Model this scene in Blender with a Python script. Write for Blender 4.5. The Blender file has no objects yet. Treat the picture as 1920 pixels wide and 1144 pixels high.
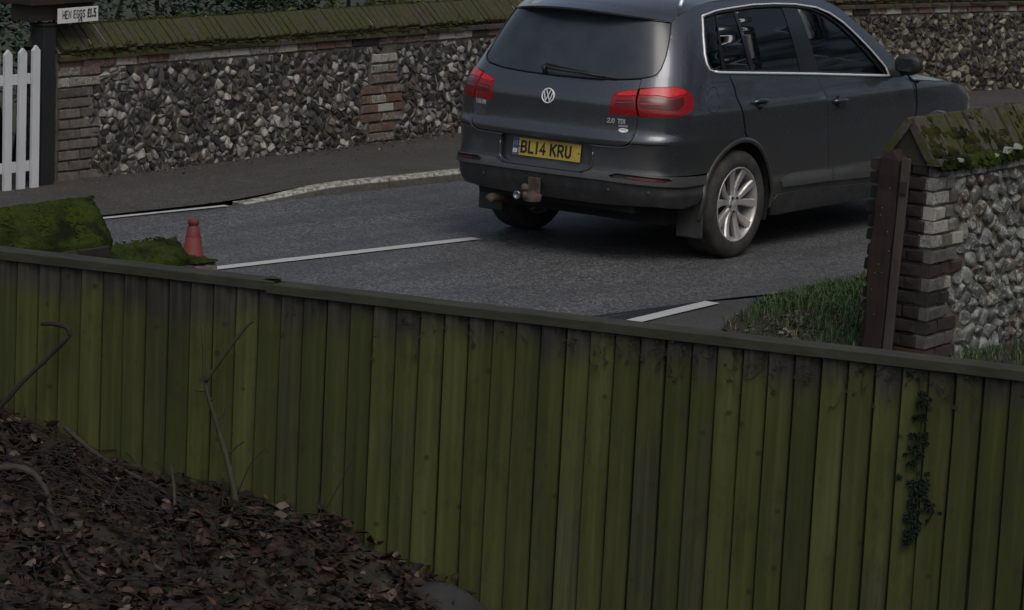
import bpy, bmesh, math, random
from mathutils import Vector, Matrix, noise
from mathutils.geometry import delaunay_2d_cdt
R = math.radians
scene = bpy.context.scene
# ---------------------------------------------------------------- camera
cam_d = bpy.data.cameras.new('camera'); cam = bpy.data.objects.new('camera', cam_d)
scene.collection.objects.link(cam); scene.camera = cam
yaw, pitch, roll = 0.62036435, 0.16975908, -0.04057783
fw = Vector((math.cos(pitch)*math.cos(yaw), math.cos(pitch)*math.sin(yaw), -math.sin(pitch)))
rt = Vector((math.sin(yaw), -math.cos(yaw), 0)); dn = fw.cross(rt)
rt2 = rt*math.cos(roll) + dn*math.sin(roll); dn2 = -rt*math.sin(roll) + dn*math.cos(roll)
mw = Matrix((rt2, -dn2, -fw)).transposed().to_4x4(); mw.translation = (-16.42529376, -10.86911775, 3.0319254)
cam.matrix_world = mw
cam_d.sensor_width = 36; cam_d.lens = 36*5675.81/1920; cam_d.shift_y = -32/1920; cam_d.clip_end = 1000; cam_d.clip_start = .1
cam_d.dof.use_dof = False
# ---------------------------------------------------------------- light
SUN_EL, SUN_AZ = 52, 232       # direction the sun stands in (deg), azimuth measured from +x towards +y
w = bpy.data.worlds.new('World'); scene.world = w; w.use_nodes = True
wn = w.node_tree; bg = wn.nodes['Background']
sky = wn.nodes.new('ShaderNodeTexSky'); sky.sky_type = 'NISHITA'; sky.sun_disc = False
sky.sun_elevation = R(SUN_EL); sky.sun_rotation = R(90-SUN_AZ); sky.air_density = 1.0; sky.dust_density = 4.0
hs = wn.nodes.new('ShaderNodeHueSaturation'); hs.inputs['Saturation'].default_value = .72
wn.links.new(sky.outputs[0], hs.inputs['Color']); wn.links.new(hs.outputs[0], bg.inputs['Color'])
bg.inputs['Strength'].default_value = .096
sd = bpy.data.lights.new('sun', 'SUN'); sd.energy = .8; sd.angle = R(32); sd.color = (1, .97, .93)
so = bpy.data.objects.new('sun', sd); scene.collection.objects.link(so)
sv = Vector((math.cos(R(SUN_EL))*math.cos(R(SUN_AZ)), math.cos(R(SUN_EL))*math.sin(R(SUN_AZ)), math.sin(R(SUN_EL))))
so.rotation_euler = sv.to_track_quat('Z', 'Y').to_euler(); so.location = sv*30
scene.view_settings.view_transform = 'Standard'; scene.view_settings.look = 'None'
scene.view_settings.gamma = 1; scene.view_settings.use_curve_mapping = False
scene.view_settings.exposure = 0.0
scene.cycles.max_bounces = 6
# ---------------------------------------------------------------- helpers
def link(o, parent=None):
    scene.collection.objects.link(o)
    if parent: o.parent = parent
    return o
def mesh_obj(name, verts, faces, mat, parent=None, smooth=False, cols=None):
    me = bpy.data.meshes.new(name); me.from_pydata([tuple(v) for v in verts], [], faces); me.update()
    if smooth: me.polygons.foreach_set('use_smooth', [True]*len(me.polygons))
    if cols is not None:
        at = me.color_attributes.new('col', 'FLOAT_COLOR', 'POINT')
        flat = []
        for c in cols: flat += [c[0], c[1], c[2], 1]
        at.data.foreach_set('color', flat)
    for m in (mat if isinstance(mat, (list, tuple)) else [mat]): me.materials.append(m)
    return link(bpy.data.objects.new(name, me), parent)
def empty(name, loc=(0, 0, 0), parent=None):
    o = bpy.data.objects.new(name, None); o.location = loc; o.empty_display_size = .2
    return link(o, parent)
def tag(o, label, cat, group=None, kind=None):
    if label: o['label'] = label
    if cat: o['category'] = cat
    if group: o['group'] = group
    if kind: o['kind'] = kind
    return o
def struct(o): o['kind'] = 'structure'; return o
def stuff(o): o['kind'] = 'stuff'; return o
class MB:
    def __init__(s): s.v = []; s.f = []; s.c = []
    def add(s, vs, fs, col=None):
        n = len(s.v); s.v += [tuple(v) for v in vs]; s.f += [tuple(i+n for i in f) for f in fs]
        s.c += [col or (1, 1, 1)]*len(vs)
    def box(s, x0, x1, y0, y1, z0, z1, col=None):
        s.add([(x0,y0,z0),(x1,y0,z0),(x1,y1,z0),(x0,y1,z0),(x0,y0,z1),(x1,y0,z1),(x1,y1,z1),(x0,y1,z1)],
              [(0,3,2,1),(4,5,6,7),(0,1,5,4),(1,2,6,5),(2,3,7,6),(3,0,4,7)], col)
    def tube(s, pts, rad, n=8, col=None, cap=True):
        pts = [Vector(p) for p in pts]
        rad = rad if isinstance(rad, (list, tuple)) else [rad]*len(pts)
        base = len(s.v); up = Vector((0, 0, 1)); prev = None
        for i, p in enumerate(pts):
            t = (pts[min(i+1, len(pts)-1)]-pts[max(i-1, 0)]).normalized()
            a = prev if prev is not None else (up if abs(t.z) < .9 else Vector((1, 0, 0)))
            a = (a-t*a.dot(t)).normalized(); prev = a; b = t.cross(a)
            for k in range(n):
                th = 2*math.pi*k/n; s.v.append(tuple(p+(a*math.cos(th)+b*math.sin(th))*rad[i])); s.c.append(col or (1, 1, 1))
        for i in range(len(pts)-1):
            for k in range(n):
                k2 = (k+1) % n
                s.f.append((base+i*n+k, base+i*n+k2, base+(i+1)*n+k2, base+(i+1)*n+k))
        if cap:
            s.f.append(tuple(base+k for k in range(n))[::-1]); s.f.append(tuple(base+(len(pts)-1)*n+k for k in range(n)))
    def lathe(s, prof, c, axis='y', n=32, col=None, a0=0, a1=2*math.pi):
        base = len(s.v); full = abs(a1-a0-2*math.pi) < 1e-6; m = n if full else n+1
        for i in range(m):
            th = a0+(a1-a0)*i/n; cs, sn = math.cos(th), math.sin(th)
            for (h, r) in prof:
                if axis == 'y': s.v.append((c[0]+r*cs, c[1]+h, c[2]+r*sn))
                else: s.v.append((c[0]+r*cs, c[1]+r*sn, c[2]+h))
                s.c.append(col or (1, 1, 1))
        k = len(prof)
        for i in range(n):
            j = (i+1) % m
            for p in range(k-1):
                s.f.append((base+i*k+p, base+j*k+p, base+j*k+p+1, base+i*k+p+1))
    def build(s, name, mat, parent=None, smooth=False, cols=False):
        return mesh_obj(name, s.v, s.f, mat, parent, smooth, s.c if cols else None)
def fix_normals(o):
    bm = bmesh.new(); bm.from_mesh(o.data); bmesh.ops.recalc_face_normals(bm, faces=bm.faces); bm.to_mesh(o.data); bm.free(); return o
def bevel(o, wdt=.004, seg=2):
    m = o.modifiers.new('bevel', 'BEVEL'); m.width = wdt; m.segments = seg; m.limit_method = 'ANGLE'; return o
# ---------------------------------------------------------------- materials
def nmat(name):
    m = bpy.data.materials.new(name); m.use_nodes = True
    t = m.node_tree; b = t.nodes['Principled BSDF']; return m, t, b
def N(t, ty, **kw):
    n = t.nodes.new(ty)
    for k, v in kw.items():
        if k.startswith('i_'):
            key = k[2:]; key = int(key) if key.isdigit() else key
            n.inputs[key].default_value = v
        else: setattr(n, k, v)
    return n
def ramp(t, fac, stops):
    r = t.nodes.new('ShaderNodeValToRGB'); e = r.color_ramp.elements
    while len(e) < len(stops): e.new(.5)
    for i, (p, c) in enumerate(stops):
        e[i].position = p; e[i].color = (*c, 1) if len(c) == 3 else c
    t.links.new(fac, r.inputs[0]); return r.outputs[0]
def noise_fac(t, scale, detail=4, rough=.6, vec=None, stretch=None, world=True):
    if vec is None:
        g = t.nodes.new('ShaderNodeNewGeometry').outputs['Position'] if world else t.nodes.new('ShaderNodeTexCoord').outputs['Object']
        vec = g
    if stretch:
        mp = N(t, 'ShaderNodeMapping'); mp.inputs['Scale'].default_value = stretch; t.links.new(vec, mp.inputs[0]); vec = mp.outputs[0]
    n = N(t, 'ShaderNodeTexNoise', i_Scale=scale, i_Detail=detail, i_Roughness=rough); t.links.new(vec, n.inputs['Vector'])
    return n.outputs['Fac']
def mixc(t, fac, a, b, mode='MIX'):
    m = t.nodes.new('ShaderNodeMix'); m.data_type = 'RGBA'; m.blend_type = mode
    for s, x in ((0, fac), (6, a), (7, b)):
        if isinstance(x, (int, float)): m.inputs[s].default_value = x
        elif isinstance(x, tuple): m.inputs[s].default_value = (*x, 1) if len(x) == 3 else x
        else: t.links.new(x, m.inputs[s])
    return m.outputs[2]
def math_n(t, op, a, b=None, clamp=False):
    m = t.nodes.new('ShaderNodeMath'); m.operation = op; m.use_clamp = clamp
    for i, x in enumerate((a, b)):
        if x is None: continue
        if isinstance(x, (int, float)): m.inputs[i].default_value = x
        else: t.links.new(x, m.inputs[i])
    return m.outputs[0]
def bump(t, b, h, strength=.3, dist=.01):
    n = N(t, 'ShaderNodeBump', i_Strength=strength, i_Distance=dist); t.links.new(h, n.inputs['Height']); t.links.new(n.outputs[0], b.inputs['Normal'])
def simple(name, col, rough=.6, metal=0, spec=.5, bscale=None, bstr=.2, var=0):
    m, t, b = nmat(name); b.inputs['Roughness'].default_value = rough; b.inputs['Metallic'].default_value = metal
    b.inputs['Specular IOR Level'].default_value = spec
    b.inputs['Base Color'].default_value = (*col, 1)
    if var:
        f = noise_fac(t, 9, 5)
        c = ramp(t, f, [(.3, tuple(x*(1-var) for x in col)), (.7, tuple(min(1, x*(1+var)) for x in col))])
        t.links.new(c, b.inputs['Base Color'])
    if bscale: bump(t, b, noise_fac(t, bscale, 5), bstr, .005)
    return m
def objrand(t): return t.nodes.new('ShaderNodeObjectInfo').outputs['Random']
def up_fac(t, lo=.2, hi=.8):
    g = t.nodes.new('ShaderNodeNewGeometry'); s = t.nodes.new('ShaderNodeSeparateXYZ'); t.links.new(g.outputs['True Normal'], s.inputs[0])
    mr = N(t, 'ShaderNodeMapRange'); mr.inputs[1].default_value = lo; mr.inputs[2].default_value = hi; t.links.new(s.outputs[2], mr.inputs[0]); return mr.outputs[0]

# asphalt
def asphalt(name, base, light, rough=.62, patch=.35, tint=(0.0, 0.0, 0.0)):
    m, t, b = nmat(name)
    big = noise_fac(t, .7, 5, .6); mid = noise_fac(t, 9, 4); fine = noise_fac(t, 85, 3, .8)
    streak = noise_fac(t, 2.2, 4, .6, stretch=(.25, 1.6, 1))
    vor = N(t, 'ShaderNodeTexVoronoi', i_Scale=70); t.links.new(t.nodes.new('ShaderNodeNewGeometry').outputs['Position'], vor.inputs['Vector'])
    agg = ramp(t, vor.outputs['Color'], [(.25, base), (.62, tuple((a+c)/2 for a, c in zip(base, light))), (.9, light)])
    c1 = mixc(t, ramp(t, fine, [(.38, (0, 0, 0)), (.62, (1, 1, 1))]), tuple(x*.55 for x in base), agg)
    c2 = mixc(t, math_n(t, 'MULTIPLY', ramp(t, big, [(.4, (0, 0, 0)), (.65, (1, 1, 1))]), patch), c1, tuple(x*.55 for x in base))
    c3 = mixc(t, math_n(t, 'MULTIPLY', ramp(t, streak, [(.42, (0, 0, 0)), (.62, (1, 1, 1))]), .5), c2, tuple(x*.75 for x in base))
    # hairline cracks and small dark stains
    cv = N(t, 'ShaderNodeTexVoronoi', i_Scale=.55, feature='DISTANCE_TO_EDGE'); wv = N(t, 'ShaderNodeVectorMath', operation='ADD')
    nz = N(t, 'ShaderNodeTexNoise', i_Scale=3.0, i_Detail=5); gp = t.nodes.new('ShaderNodeNewGeometry').outputs['Position']; t.links.new(gp, nz.inputs['Vector'])
    sc_ = N(t, 'ShaderNodeVectorMath', operation='SCALE', i_Scale=.5); t.links.new(nz.outputs['Color'], sc_.inputs[0]); t.links.new(gp, wv.inputs[0]); t.links.new(sc_.outputs[0], wv.inputs[1]); t.links.new(wv.outputs[0], cv.inputs['Vector'])
    ck = ramp(t, cv.outputs['Distance'], [(.0, (.8, .8, .8)), (.008, (0, 0, 0))])
    ck = mixc(t, ramp(t, noise_fac(t, .9, 3), [(.5, (0, 0, 0)), (.6, (1, 1, 1))]), (0, 0, 0), ck)
    c3 = mixc(t, ck, c3, tuple(x*.3 for x in base))
    c3 = mixc(t, math_n(t, 'MULTIPLY', ramp(t, noise_fac(t, 3.1, 4, .7), [(.63, (0, 0, 0)), (.70, (1, 1, 1))]), .5), c3, tuple(x*.5 for x in base))
    t.links.new(c3, b.inputs['Base Color'])
    rr = N(t, 'ShaderNodeMapRange'); t.links.new(big, rr.inputs[0]); rr.inputs[1].default_value = .35; rr.inputs[2].default_value = .65
    rr.inputs[3].default_value = rough-.12; rr.inputs[4].default_value = rough+.12; t.links.new(rr.outputs[0], b.inputs['Roughness'])
    h = math_n(t, 'ADD', math_n(t, 'MULTIPLY', vor.outputs['Distance'], -1.0), math_n(t, 'MULTIPLY', fine, .8))
    bump(t, b, h, .7, .006); return m
M_ROAD = asphalt('asphalt', (.060, .061, .062), (.34, .34, .34), .66)
M_PAVE = asphalt('pavement_tarmac', (.052, .048, .041), (.16, .15, .13), .85, .5)
M_APRON = asphalt('apron_tarmac', (.055, .052, .050), (.10, .095, .09), .85, .2)
M_JOINT_SHADOW = asphalt('joint_shadow_tarmac', (.012, .013, .014), (.03, .03, .032), .6, .2)  # dark tone for the apron joint and the shadow line painted with it
def paint_mat(name, col, wear=.45):
    m, t, b = nmat(name); f = noise_fac(t, 38, 5, .8); g = noise_fac(t, 3, 3)
    c = mixc(t, ramp(t, f, [(wear-.1, (0, 0, 0)), (wear+.05, (1, 1, 1))]), (.16, .16, .155), mixc(t, g, col, tuple(x*.7 for x in col)))
    t.links.new(c, b.inputs['Base Color']); b.inputs['Roughness'].default_value = .7; bump(t, b, f, .4, .004); return m
M_LINE = paint_mat('road_paint', (.52, .52, .50), .38)
def kerb_mat():
    m, t, b = nmat('kerb_concrete'); f = noise_fac(t, 30, 5, .8); g = noise_fac(t, 5, 3)
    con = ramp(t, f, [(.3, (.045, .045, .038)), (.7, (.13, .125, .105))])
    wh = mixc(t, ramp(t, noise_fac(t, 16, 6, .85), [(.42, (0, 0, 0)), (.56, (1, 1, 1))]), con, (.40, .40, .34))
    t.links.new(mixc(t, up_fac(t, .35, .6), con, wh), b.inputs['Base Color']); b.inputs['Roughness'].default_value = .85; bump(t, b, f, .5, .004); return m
M_KERB = kerb_mat()
def soil_mat(name, a, c):
    m, t, b = nmat(name); f = noise_fac(t, 14, 6, .7)
    t.links.new(ramp(t, f, [(.3, a), (.7, c)]), b.inputs['Base Color']); b.inputs['Roughness'].default_value = .95; bump(t, b, f, .8, .03); return m
M_SOIL = soil_mat('dark_soil', (.012, .010, .007), (.04, .03, .022))
M_GROUND = soil_mat('rough_ground', (.02, .022, .012), (.05, .055, .03))
# attribute coloured materials
def attr_mat(name, rough=.8, bs=60, bstr=.4, spec=.4, lich=None, lf=.55):
    m, t, b = nmat(name); a = N(t, 'ShaderNodeAttribute', attribute_name='col')
    f = noise_fac(t, bs, 5, .7)
    c = mixc(t, .45, a.outputs['Color'], mixc(t, 1, a.outputs['Color'], ramp(t, f, [(.3, (.45, .45, .45)), (.7, (1.5, 1.5, 1.5))]), 'MULTIPLY'))
    if lich:
        c = mixc(t, ramp(t, noise_fac(t, 22, 6, .75), [(lf, (0, 0, 0)), (lf+.06, (1, 1, 1))]), c, lich)
    t.links.new(c, b.inputs['Base Color']); b.inputs['Roughness'].default_value = rough; b.inputs['Specular IOR Level'].default_value = spec
    bump(t, b, f, bstr, .004); return m
M_FLINT = attr_mat('flint', .5, 70, .35, .5)
M_FLINT2 = attr_mat('lichened_flint', .8, 60, .5, .3, (.27, .29, .26), .52)
M_LEAF = attr_mat('leaf', .7, 30, .2, .16)
M_GRASS = attr_mat('grass_blade', .55, 10, .1, .4)
def brick_mat(name, stops, moss=0, white=.0, rough=.9):
    m, t, b = nmat(name); r = objrand(t); f = noise_fac(t, 25, 6, .7); f2 = noise_fac(t, 55, 5, .8)
    c = ramp(t, r, stops)
    c = mixc(t, 1, c, ramp(t, f, [(.3, (.55, .55, .55)), (.7, (1.35, 1.35, 1.35))]), 'MULTIPLY')
    if white:
        wr = ramp(t, math_n(t, 'ADD', math_n(t, 'MULTIPLY', noise_fac(t, 42, 7, .9), .75), math_n(t, 'MULTIPLY', r, .28)), [(.56-white*.09, (0, 0, 0)), (.63-white*.09, (1, 1, 1))])
        c = mixc(t, wr, c, (.30, .295, .265))
    if moss:
        ms = ramp(t, math_n(t, 'ADD', math_n(t, 'ADD', noise_fac(t, 7, 6, .7), moss*.3-.2), math_n(t, 'MULTIPLY', r, .2)), [(.42, (0, 0, 0)), (.55, (1, 1, 1))])
        c = mixc(t, ms, c, ramp(t, f2, [(.3, (.018, .020, .005)), (.7, (.056, .058, .013))]))
    t.links.new(c, b.inputs['Base Color']); b.inputs['Roughness'].default_value = rough; bump(t, b, math_n(t, 'ADD', f, f2), .7, .006); return m
M_BRICK_GREY = brick_mat('weathered_brick', [(0, (.085, .077, .068)), (.5, (.115, .108, .098)), (1, (.125, .105, .092))])
M_BRICK_RED = brick_mat('red_brick', [(0, (.125, .062, .042)), (.5, (.11, .07, .050)), (1, (.15, .10, .06))], 0, .42)
M_BRICK_WHITE = brick_mat('limewashed_brick', [(0, (.14, .07, .05)), (.4, (.10, .08, .07)), (1, (.17, .13, .11))], 0, .9)
M_BRICK_DARK = brick_mat('dark_brick', [(0, (.018, .016, .014)), (.6, (.030, .024, .021)), (1, (.048, .028, .022))])
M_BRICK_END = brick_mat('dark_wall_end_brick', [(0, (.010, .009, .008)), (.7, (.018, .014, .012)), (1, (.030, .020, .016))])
M_BRICK_PALE = brick_mat('lichened_brick', [(0, (.07, .068, .06)), (.5, (.11, .113, .104)), (1, (.14, .146, .135))], 0, .62)
M_COPING = brick_mat('mossy_coping_brick', [(0, (.040, .036, .022)), (1, (.070, .060, .036))], .52)
M_COPING_DARK = brick_mat('brown_coping_brick', [(0, (.045, .034, .026)), (1, (.075, .055, .042))], .25)
M_COPING_GREY = brick_mat('grey_coping_brick', [(0, (.042, .038, .030)), (1, (.082, .072, .057))], .22)
M_MORTAR = simple('lime_mortar', (.10, .094, .078), .95, 0, .2, 60, .6, .35)
M_MORTAR_M = simple('grey_mortar', (.105, .098, .084), .95, 0, .2, 60, .6, .4)
M_MORTAR_D = simple('dark_mortar', (.030, .028, .024), .95, 0, .2, 60, .6, .35)
M_MORTAR_L = simple('pale_mortar', (.30, .29, .25), .95, 0, .2, 60, .6, .3)
def moss_mat(name, a, c):
    m, t, b = nmat(name); f = noise_fac(t, 60, 6, .75); g = noise_fac(t, 6, 5, .6)
    x = ramp(t, f, [(.3, a), (.72, c)])
    x = mixc(t, ramp(t, g, [(.42, (0, 0, 0)), (.62, (1, 1, 1))]), x, tuple(v*.45 for v in a))
    t.links.new(x, b.inputs['Base Color']); b.inputs['Roughness'].default_value = .95; b.inputs['Specular IOR Level'].default_value = .15
    bump(t, b, f, .9, .012); return m
M_MOSS = moss_mat('moss', (.014, .022, .003), (.050, .072, .009))
M_MOSS2 = moss_mat('olive_moss', (.018, .021, .005), (.050, .054, .012))
# timber
def board_mat():
    m, t, b = nmat('algae_green_board'); r = objrand(t)
    geo = t.nodes.new('ShaderNodeNewGeometry'); sp = t.nodes.new('ShaderNodeSeparateXYZ'); t.links.new(geo.outputs['Position'], sp.inputs[0])
    tc = t.nodes.new('ShaderNodeTexCoord')
    off = N(t, 'ShaderNodeVectorMath', operation='ADD'); t.links.new(tc.outputs['Object'], off.inputs[0])
    cmb = N(t, 'ShaderNodeCombineXYZ'); t.links.new(math_n(t, 'MULTIPLY', r, 60), cmb.inputs[0]); t.links.new(math_n(t, 'MULTIPLY', r, 9), cmb.inputs[2]); t.links.new(cmb.outputs[0], off.inputs[1])
    grain = noise_fac(t, 42, 4, .55, off.outputs[0], (1, 1, .035)); grain2 = noise_fac(t, 14, 4, .6, off.outputs[0], (1, 1, .09))
    blot = noise_fac(t, 5.5, 6, .7, off.outputs[0], (1, 1, .35))
    green = ramp(t, grain2, [(.25, (.032, .038, .011)), (.5, (.047, .054, .015)), (.75, (.064, .070, .025))])  # board greens and greys darkened, standing in for shade over the foreground
    grey = ramp(t, grain, [(.3, (.018, .018, .017)), (.7, (.046, .044, .040))])
    # algae thins towards the top of the board and differs board to board
    top = N(t, 'ShaderNodeMapRange'); t.links.new(sp.outputs[2], top.inputs[0]); top.inputs[1].default_value = .66; top.inputs[2].default_value = .88; top.inputs[3].default_value = 0; top.inputs[4].default_value = .75
    g = math_n(t, 'ADD', math_n(t, 'ADD', math_n(t, 'MULTIPLY', r, .42), math_n(t, 'MULTIPLY', blot, .7)), top.outputs[0])
    g = math_n(t, 'ADD', g, math_n(t, 'MULTIPLY', math_n(t, 'SUBTRACT', noise_fac(t, .8, 2), .5), .9))
    c = mixc(t, ramp(t, g, [(.62, (0, 0, 0)), (1.0, (.9, .9, .9))]), green, grey)
    c = mixc(t, .3, c, mixc(t, 1, c, ramp(t, grain, [(.3, (.55, .55, .55)), (.7, (1.45, 1.45, 1.45))]), 'MULTIPLY'))
    r2 = math_n(t, 'FRACT', math_n(t, 'MULTIPLY', r, 17.3))
    c = mixc(t, 1, c, ramp(t, r2, [(0, (.70, .70, .72)), (1, (1.2, 1.2, 1.15))]), 'MULTIPLY')
    # damp dark blotches and rain splash
    c = mixc(t, math_n(t, 'MULTIPLY', ramp(t, noise_fac(t, 13, 6, .75, off.outputs[0], (1, 1, .5)), [(.52, (0, 0, 0)), (.72, (1, 1, 1))]), .5), c, (.016, .018, .010))
    c = mixc(t, ramp(t, noise_fac(t, 90, 3, .6, off.outputs[0], (1, 1, .6)), [(.72, (0, 0, 0)), (.76, (1, 1, 1))]), c, (.012, .011, .008))
    # knots and specks
    v = N(t, 'ShaderNodeTexVoronoi', i_Scale=7.5); t.links.new(off.outputs[0], v.inputs['Vector'])
    c = mixc(t, ramp(t, v.outputs['Distance'], [(.06, (.85, .85, .85)), (.12, (0, 0, 0))]), c, (.02, .02, .01))
    t.links.new(c, b.inputs['Base Color']); b.inputs['Roughness'].default_value = .85; b.inputs['Specular IOR Level'].default_value = .25
    bump(t, b, grain, .35, .003); return m
M_BOARD = board_mat()
def wood_mat(name, a, c, rough=.8, st=(1, 1, .06), sc=50):
    m, t, b = nmat(name); f = noise_fac(t, sc, 5, .65, stretch=st); g = noise_fac(t, 4, 4)
    x = mixc(t, .4, ramp(t, f, [(.3, a), (.7, c)]), ramp(t, g, [(.35, a), (.65, c)]))
    t.links.new(x, b.inputs['Base Color']); b.inputs['Roughness'].default_value = rough; b.inputs['Specular IOR Level'].default_value = .3; bump(t, b, f, .4, .003); return m
M_CAP = wood_mat('weathered_cap_rail', (.022, .023, .015), (.048, .048, .034), .8, (1, .06, 1))
M_POST = wood_mat('reddish_gatepost', (.013, .009, .008), (.034, .020, .017), .85)
M_POSTGREY = wood_mat('greyed_timber', (.028, .023, .020), (.075, .062, .052), .85)
M_BLACKWOOD = wood_mat('black_timber', (.012, .013, .014), (.022, .023, .024), .6)
M_CABINET = wood_mat('dark_brown_board', (.020, .016, .014), (.032, .026, .022), .6, (.06, 1, 1))
M_BARK = wood_mat('bark', (.022, .020, .016), (.06, .054, .043), .9)
M_BARKG = wood_mat('greenish_bark', (.022, .023, .013), (.055, .055, .036), .9)
M_TWIG = wood_mat('dark_twig', (.011, .009, .008), (.030, .025, .021), .9)
M_PICKET = paint_mat('white_picket_paint', (.60, .62, .64), .27)
# ---------------------------------------------------------------- car materials
def car_paint():
    m, t, b = nmat('grey_metallic_paint')
    sp = t.nodes.new('ShaderNodeSeparateXYZ'); t.links.new(t.nodes.new('ShaderNodeNewGeometry').outputs['Position'], sp.inputs[0])
    mr = N(t, 'ShaderNodeMapRange'); t.links.new(sp.outputs[2], mr.inputs[0]); mr.inputs[1].default_value = 1.0; mr.inputs[2].default_value = .3; mr.inputs[3].default_value = -.12; mr.inputs[4].default_value = .38
    d = ramp(t, math_n(t, 'ADD', noise_fac(t, 5, 6, .7), mr.outputs[0]), [(.45, (0, 0, 0)), (.95, (1, 1, 1))])
    d = mixc(t, ramp(t, math_n(t, 'ADD', noise_fac(t, 75, 4, .8), math_n(t, 'MULTIPLY', mr.outputs[0], .35)), [(.60, (0, 0, 0)), (.70, (.7, .7, .7))]), d, (1, 1, 1))
    flake = noise_fac(t, 400, 2, .5)
    base = ramp(t, flake, [(.35, (.066, .071, .082)), (.65, (.110, .118, .136))])
    t.links.new(mixc(t, d, base, (.085, .08, .07)), b.inputs['Base Color'])
    b.inputs['Metallic'].default_value = .7
    rr = math_n(t, 'ADD', math_n(t, 'MULTIPLY', d, .35), .26); t.links.new(rr, b.inputs['Roughness'])
    cw = math_n(t, 'SUBTRACT', .8, math_n(t, 'MULTIPLY', d, .8)); t.links.new(cw, b.inputs['Coat Weight']); b.inputs['Coat Roughness'].default_value = .06
    return m
M_PAINT = car_paint()
def plastic(name, col, rough, dirt=.4):
    m, t, b = nmat(name); f = noise_fac(t, 12, 6, .7)
    t.links.new(mixc(t, math_n(t, 'MULTIPLY', ramp(t, f, [(.4, (0, 0, 0)), (.75, (1, 1, 1))]), dirt), col, (.10, .092, .078)), b.inputs['Base Color'])
    b.inputs['Roughness'].default_value = rough; return m
M_BLACK = plastic('black_plastic', (.012, .012, .013), .55, .25)
M_LOWER = plastic('dark_dirty_plastic', (.022, .024, .026), .6, .45)
M_STRIP = plastic('grey_trim_plastic', (.05, .053, .057), .5, .5)
M_GLOSSBLACK = simple('gloss_black', (.006, .006, .007), .15)
M_CHROME = simple('satin_chrome', (.86, .87, .90), .36, .35)
M_CHROMED = simple('dull_chrome', (.38, .38, .39), .35, 1)
M_LETTER = simple('silver_lettering', (.42, .42, .42), .45, .3)
M_RUBBER = plastic('tyre_rubber', (.020, .020, .020), .85, .55)
M_ALLOY = simple('alloy_wheel', (.48, .47, .46), .40, .5, .5, None, 0, .2)
M_BRAKE = simple('dark_brake_metal', (.02, .02, .02), .7)  # one dark metal for brake discs and wheel bolts
M_INT = simple('dark_upholstery', (.015, .015, .016), .9)
M_INTG = simple('grey_upholstery', (.05, .05, .052), .9)
M_UNDER = simple('underbody', (.008, .008, .008), .9)
M_RUST = simple('rusty_towbar', (.085, .065, .055), .85, .2, .3, 80, .6, .5)
def glass(name, tint, refl=.0, rough=.055):
    m = bpy.data.materials.new(name); m.use_nodes = True; t = m.node_tree; t.nodes.clear()
    out = t.nodes.new('ShaderNodeOutputMaterial'); mx = t.nodes.new('ShaderNodeMixShader'); tr = t.nodes.new('ShaderNodeBsdfTransparent'); gl = t.nodes.new('ShaderNodeBsdfGlossy')
    tr.inputs[0].default_value = (*tint, 1); gl.inputs['Roughness'].default_value = rough; gl.inputs[0].default_value = (.8, .84, .82, 1)
    fr = N(t, 'ShaderNodeFresnel', i_IOR=1.5); f = math_n(t, 'ADD', fr.outputs[0], refl)
    t.links.new(f, mx.inputs[0]); t.links.new(tr.outputs[0], mx.inputs[1]); t.links.new(gl.outputs[0], mx.inputs[2]); t.links.new(mx.outputs[0], out.inputs[0]); return m
M_GLASS_REAR = glass('dusty_rear_glass', (.05, .055, .06), .03, .10)
M_GLASS_PRIV = glass('privacy_glass', (.10, .115, .11), .01)
M_GLASS_FRONT = glass('tinted_side_glass', (.42, .48, .45), .01)
def dusty_glass():
    m, t, b = nmat('dusty_rear_window'); f = noise_fac(t, 6, 5, .6)
    t.links.new(ramp(t, f, [(.3, (.022, .028, .034)), (.7, (.036, .044, .052))]), b.inputs['Base Color'])
    b.inputs['Roughness'].default_value = .22; b.inputs['Specular IOR Level'].default_value = .6; return m
M_REARWIN = dusty_glass()
def lamp_mat(name, col, rough=.3):
    m, t, b = nmat(name); f = noise_fac(t, 40, 2, .5, stretch=(1, 1, 2.5))
    t.links.new(ramp(t, f, [(.35, tuple(x*.65 for x in col)), (.65, col)]), b.inputs['Base Color']); b.inputs['Roughness'].default_value = rough
    b.inputs['Coat Weight'].default_value = .5; b.inputs['Coat Roughness'].default_value = .22; b.inputs['Specular IOR Level'].default_value = .3; return m
M_LAMP = lamp_mat('red_lamp_lens', (.26, .006, .010)); M_LAMP_D = lamp_mat('dark_red_lens', (.085, .004, .006)); M_LAMP_B = lamp_mat('bright_red_lens', (.62, .014, .022))
M_REFLECTOR = simple('dull_red_reflector', (.13, .012, .018), .35)
M_YELLOW = simple('yellow_plate', (.40, .30, .055), .5, 0, .4, None, 0, .12)
M_PLATEBLUE = simple('plate_blue', (.02, .05, .22), .5)
M_PLATEBLACK = simple('plate_black', (.008, .008, .008), .6)
M_PLATEWHITE = simple('plate_white', (.6, .6, .58), .5)
M_MIRROR = simple('dark_mirror_glass', (.020, .024, .024), .15, .0)
M_HEADLAMP = simple('headlamp', (.35, .36, .37), .1, .3)
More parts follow.
